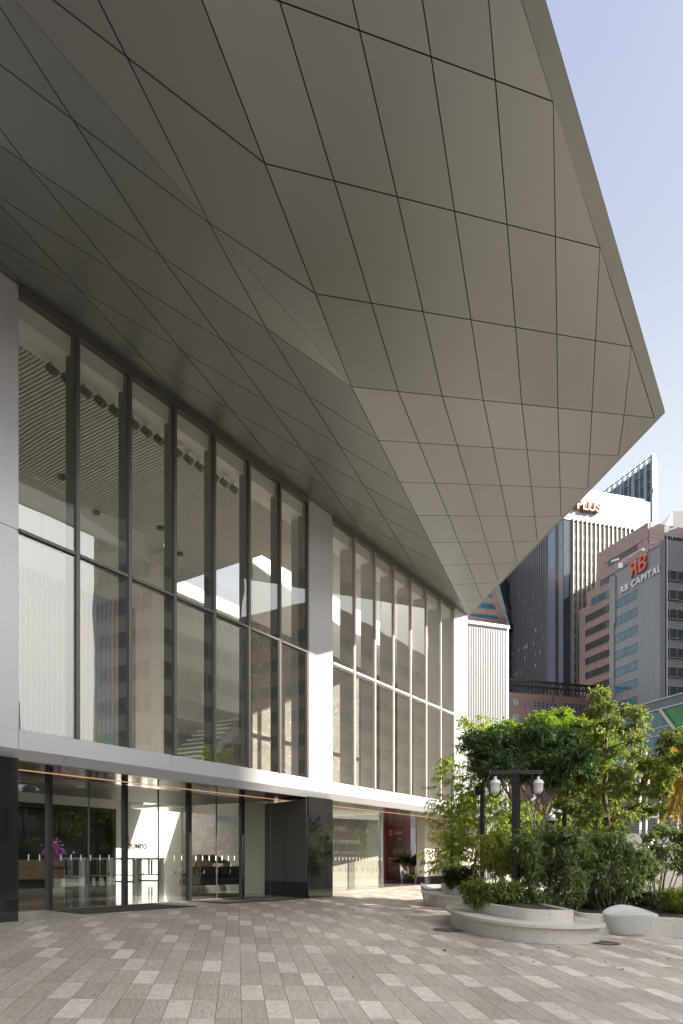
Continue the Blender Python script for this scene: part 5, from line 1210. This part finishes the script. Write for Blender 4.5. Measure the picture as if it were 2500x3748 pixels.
for i in range(30):
    X = 1 + i*Lp/30; dx = Lp/30
    m.tube([(X, 0.4, Hp), (X+dx, 0.4, zt_)], 0.09, 5); m.tube([(X+dx, 0.4, Hp), (X, 0.4, zt_)], 0.09, 5); m.tube([(X, 0.4, zt_), (X, 5.1, zt_)], 0.08, 5); m.tube([(X, 5.1, Hp), (X, 5.1, zt_)], 0.09, 5); m.tube([(X, 5.1, Hp), (X+dx, 5.1, zt_)], 0.07, 5)
m.build('trellis', M_dark, t)

# green glazed building at right
F0 = 100.0; UG = -0.3456; dG = (FW + RT*UG).normalized(); o = xy(2500, F0, ZG)
t = thing('green_glazed_building', 'teal glazed building with a green panel, slanted white struts and a dark screen', 'building', tuple(o)); MG = frame((0, 0, 0), -dG)
LG = along(2500, F0, UG, 2085); zz = lambda y: zat(y, F0)-ZG
M_tealg = pm("teal_curtain_glass", (0.05, 0.15, 0.15), rough=0.07, var=0.5, vs=0.3, bump=0.12, bs=0.8)
m = MB(MG); m.box(-LG, 16, 0.02, 12, 0, zz(2541)); m.build('core', M_rbdark, t)
m = MB(MG); m.box(-LG, 16, -0.12, 0.0, zz(2572)+0.01, zz(2541)); m.build('roof_band', pm("dark_green_grey_band", (0.07, 0.10, 0.10), rough=0.2, var=0.2, vs=0.5), t)
m = MB(MG); m.box(-LG, 16, -0.3, -0.13, zz(2541), zz(2541)+0.2); m.box(-LG, 16, -0.28, -0.0, zz(2572)-0.22, zz(2572)); m.build('edge_trim', M_fin2, t)
gx = -along(2500, F0, UG, 2424)
rows = [(2577, 2643), (2646, 2672), (2675, 2748), (2752, 2800)]
for a, b in rows:
    m = MB(MG); m.box(-LG, 16, -0.06, 0.0, zz(b), zz(a)); m.build('glazing', M_tealg, t)
m = MB(MG)
for a, b in rows: m.box(-LG, 16, -0.14, -0.065, zz(b)-0.12, zz(b)+0.04)
X = 16
while X > -LG: m.box(X-0.04, X+0.04, -0.12, -0.062, zz(2800), zz(2577)); X -= 1.35
m.build('glazing_bar', M_fin2, t)
x2 = -along(2500, F0, UG, 2492)
m = MB(MG); m.slab([(gx+0.3, -0.15, zz(2582)), (16, -0.15, zz(2582)), (16, -0.15, zz(2745)), (x2+1.5, -0.15, zz(2725))], (0, 0.03, 0)); m.build('green_panel', pm("green_panel", (0.008, 0.16, 0.035), rough=0.2, var=0.35, vs=0.5), t)
m = MB(MG); m.slab([(gx-0.2, -0.5, zz(2578)), (gx+0.25, -0.5, zz(2578)), (x2+1.8, -0.5, zz(2735)), (x2+1.3, -0.5, zz(2735))], (0, 0.3, 0)); m.slab([(gx-9.0, -0.5, zz(2800)), (gx-8.6, -0.5, zz(2800)), (gx-5.3, -0.5, zz(2700)), (gx-5.7, -0.5, zz(2700))], (0, 0.3, 0)); m.build('strut', M_fin, t)
m = MB(MG); m.box(-LG, 16, -0.2, 0.0, zz(2903), zz(2802)); m.build('screen_band', pm("dark_screen", (0.018, 0.018, 0.022), rough=0.3), t)
m = MB(MG); m.box(-LG, 16, -0.35, 0.0, zz(2908)-0.1, zz(2904)); k = zz(2912)
while k > 0: m.box(-LG, 16, -0.1, 0.0, k-0.3, k-0.05); k -= 0.4
m.build('striped_cladding', pm("grey_strip_cladding", (0.22, 0.21, 0.2), rough=0.6), t)
nG = Vector((-dG.y, dG.x, 0)); nG = nG if nG.dot(CAM-o) > 0 else -nG
text('lettering', 'Nail Bi', 0.85, facing(dG*along(2500, F0, UG, 2408) + Vector((0, 0, zz(2745))) + nG*0.15, -dG), M_lettw, t, 0.02, bold=0.02)
# portrait on the advertising screen (a screen gives off its own light)
sx = -along(2500, F0, UG, 2380); Ms = MG @ Matrix.Translation((sx, 0, zz(2862)))
def ell(cx, cz, rx, rz, lay, n=24, top=1.0): return [(cx+rx*math.cos(2*math.pi*i/n), lay, cz+rz*math.sin(2*math.pi*i/n)*(top if math.sin(2*math.pi*i/n) > 0 else 1)) for i in range(n)]
sk = pm("screen_skin", (0.5, 0.25, 0.25), emit=(0.8, 0.45, 0.45), es=0.55); hr = pm("screen_hair", (0.02, 0.012, 0.012), rough=0.5); lp_ = pm("screen_lips", (0.4, 0.05, 0.06), emit=(0.6, 0.08, 0.1), es=0.4)
m = MB(Ms); m.slab(ell(0, 0.35, 1.15, 1.55, -0.22), (0, 0.01, 0)); m.build('portrait_hair', hr, t)
m = MB(Ms); m.slab(ell(0.1, -0.15, 0.95, 1.35, -0.24), (0, 0.01, 0)); m.box(-0.3, 0.5, -0.235, -0.225, -1.75, -1.2); m.build('portrait_face', sk, t)
m = MB(Ms)
for c in (-0.3, 0.42): m.slab(ell(c, 0.1, 0.16, 0.07, -0.255), (0, 0.01, 0)); m.slab(ell(c, 0.3, 0.22, 0.04, -0.255), (0, 0.01, 0))
m.slab(ell(0.05, -0.32, 0.08, 0.05, -0.255), (0, 0.01, 0)); m.build('portrait_eyes', hr, t)
m = MB(Ms); m.slab(ell(0.08, -0.7, 0.3, 0.12, -0.255), (0, 0.01, 0)); m.build('portrait_lips', lp_, t)

# pale block far right
F0 = 330.0; o = xy(2438, F0, ZG); t = thing('pale_gabled_block', 'pale tower top with a slanted left edge at the far right', 'building', tuple(o))
f = lambda x, y: Vector(at(x, y, F0)) - o
m = MB(); m.slab([f(2461, 3100), f(2560, 3100), f(2560, 1868), f(2461, 1872)], FW*14); m.build('wall', M_wtile, t)
m = MB(); m.slab([f(2436, 1922), f(2460.8, 1922), f(2460.8, 1872)], FW*13.9); m.slab([f(2436, 3100), f(2460.8, 3100), f(2460.8, 1923), f(2436, 1923)], FW*13.8); m.build('slanted_wall', M_whitewall, t)

# neighbours across the street, beyond the right of the frame and behind: they and an added block shade the square and stand in the window reflections
def block(name, label, x0, x1, y0, y1, h, mat, glassm, fl=3.8):
    t = thing(name, label, 'building', (x0, y1, ZG))
    B((0, x1-x0, y0-y1, 0, 0, h)).build('wall', mat, t)
    z = 4.0; k = 0
    m = MB(); g = MB()
    while z < h-3:
        m.box(0.8, x1-x0-0.8, 0.0, 0.06, z, z+1.8); m.box(-0.06, 0.0, y0-y1+0.8, -0.8, z, z+1.8)
        for i in range(int((x1-x0)/2.4)): g.box(0.8+i*2.4, 1.0+i*2.4, 0.0, 0.25, z-0.2, z+1.8)
        for i in range(int((y1-y0)/2.4)): g.box(-0.25, 0.0, y0-y1+0.8+i*2.4, y0-y1+1.0+i*2.4, z-0.2, z+1.8)
        z += fl
    m.build('window_band', glassm, t); g.build('fin', M_fin2, t)
M_tower = gridmat("tan_tower_cladding", (0.42, 0.39, 0.35), (0.25, 0.23, 0.2), 2.4, 1.9, 0.06, rough=0.5, var=0.06)
block('shading_tower', 'broad tan tower across the street that shades the square', 6, 52.6, -185, -150, 130, M_tower, M_darkglass)
block('reflected_tower', 'tan tower with window bands standing in the window reflections', 58, 73, -58, -48, 66, M_tower, M_darkglass)
block('reflected_block', 'rose granite block standing in the right window reflections', 88, 124, -75, -46, 40, M_browng2, M_greenglass)
block('low_street_block', 'low dark street block mirrored in the lower glass', 6, 60, -66, -52, 9, M_rbgrey, M_darkglass)
pb = CAM + RT*122 + FW*105; tb_ = thing('side_tower', 'tall grey tower outside the right edge that shades the sign building', 'building', (pb.x, pb.y, ZG))
mb_ = MB(frame((0, 0, 0), RT)); mb_.box(0, 22, 0, 146, 0, 116); mb_.build('wall', M_rbgrey, tb_)
block('added_shade_block', 'low grey shade block added beyond the right edge of the square', 15, 27, -40, -27, 12.0, M_rbgrey, M_darkglass)  # unseen block added to shade the ground around the planters
rng = np.random.default_rng(61)
hd = thing('garden_hedge', 'sunlit hedge beyond the right edge of the square mirrored in the black pier', 'hedge', (34, -13.5, -0.6))
ps = np.stack([rng.uniform(-7, 9, 9000), rng.normal(0, 0.9, 9000), rng.uniform(0.2, 3.6, 9000)], 1); ps[:, 2] *= 0.8 + 0.2*np.sin(ps[:, 0]*1.3)
leaves_obj('foliage', ps, rng.normal(0, 1, (9000, 3)), 0.28, 0.13, ML_low, hd, 0.2)
m = MB()
for k in range(12): m.tube(curve_pts((-6.5+k*1.3, 0, 0), (-6.5+k*1.3+rng.normal(0, 0.3), rng.normal(0, 0.3), 2.4), 0, 5, 0.1), [0.05, 0.04, 0.03, 0.02, 0.015], 6)
m.build('stems', M_bark, hd)
rng = np.random.default_rng(62)
bs = (25.2, -4.2, gz(25, -4)); P_ = Plant('garden_hedge', 'leafy green hedge before the white garden wall, mirrored in the black pier', 'hedge', bs)
for k in range(9):
    c = (rng.uniform(-0.5, 0.5), 1.2 - k*0.5, rng.uniform(0.9, 1.9)); P_.stem(curve_pts((c[0]*0.3, c[1], 0), c, 0, 5, 0.05), 0.02, 0.008, 5)
    P_.clump(c, (0.7, 0.6, 0.8), 45, 11, None, spread=0.6, wood=0.004, start=0.2)
P_.done(ML_low, M_bark, 0.13, 0.055, 0.25)
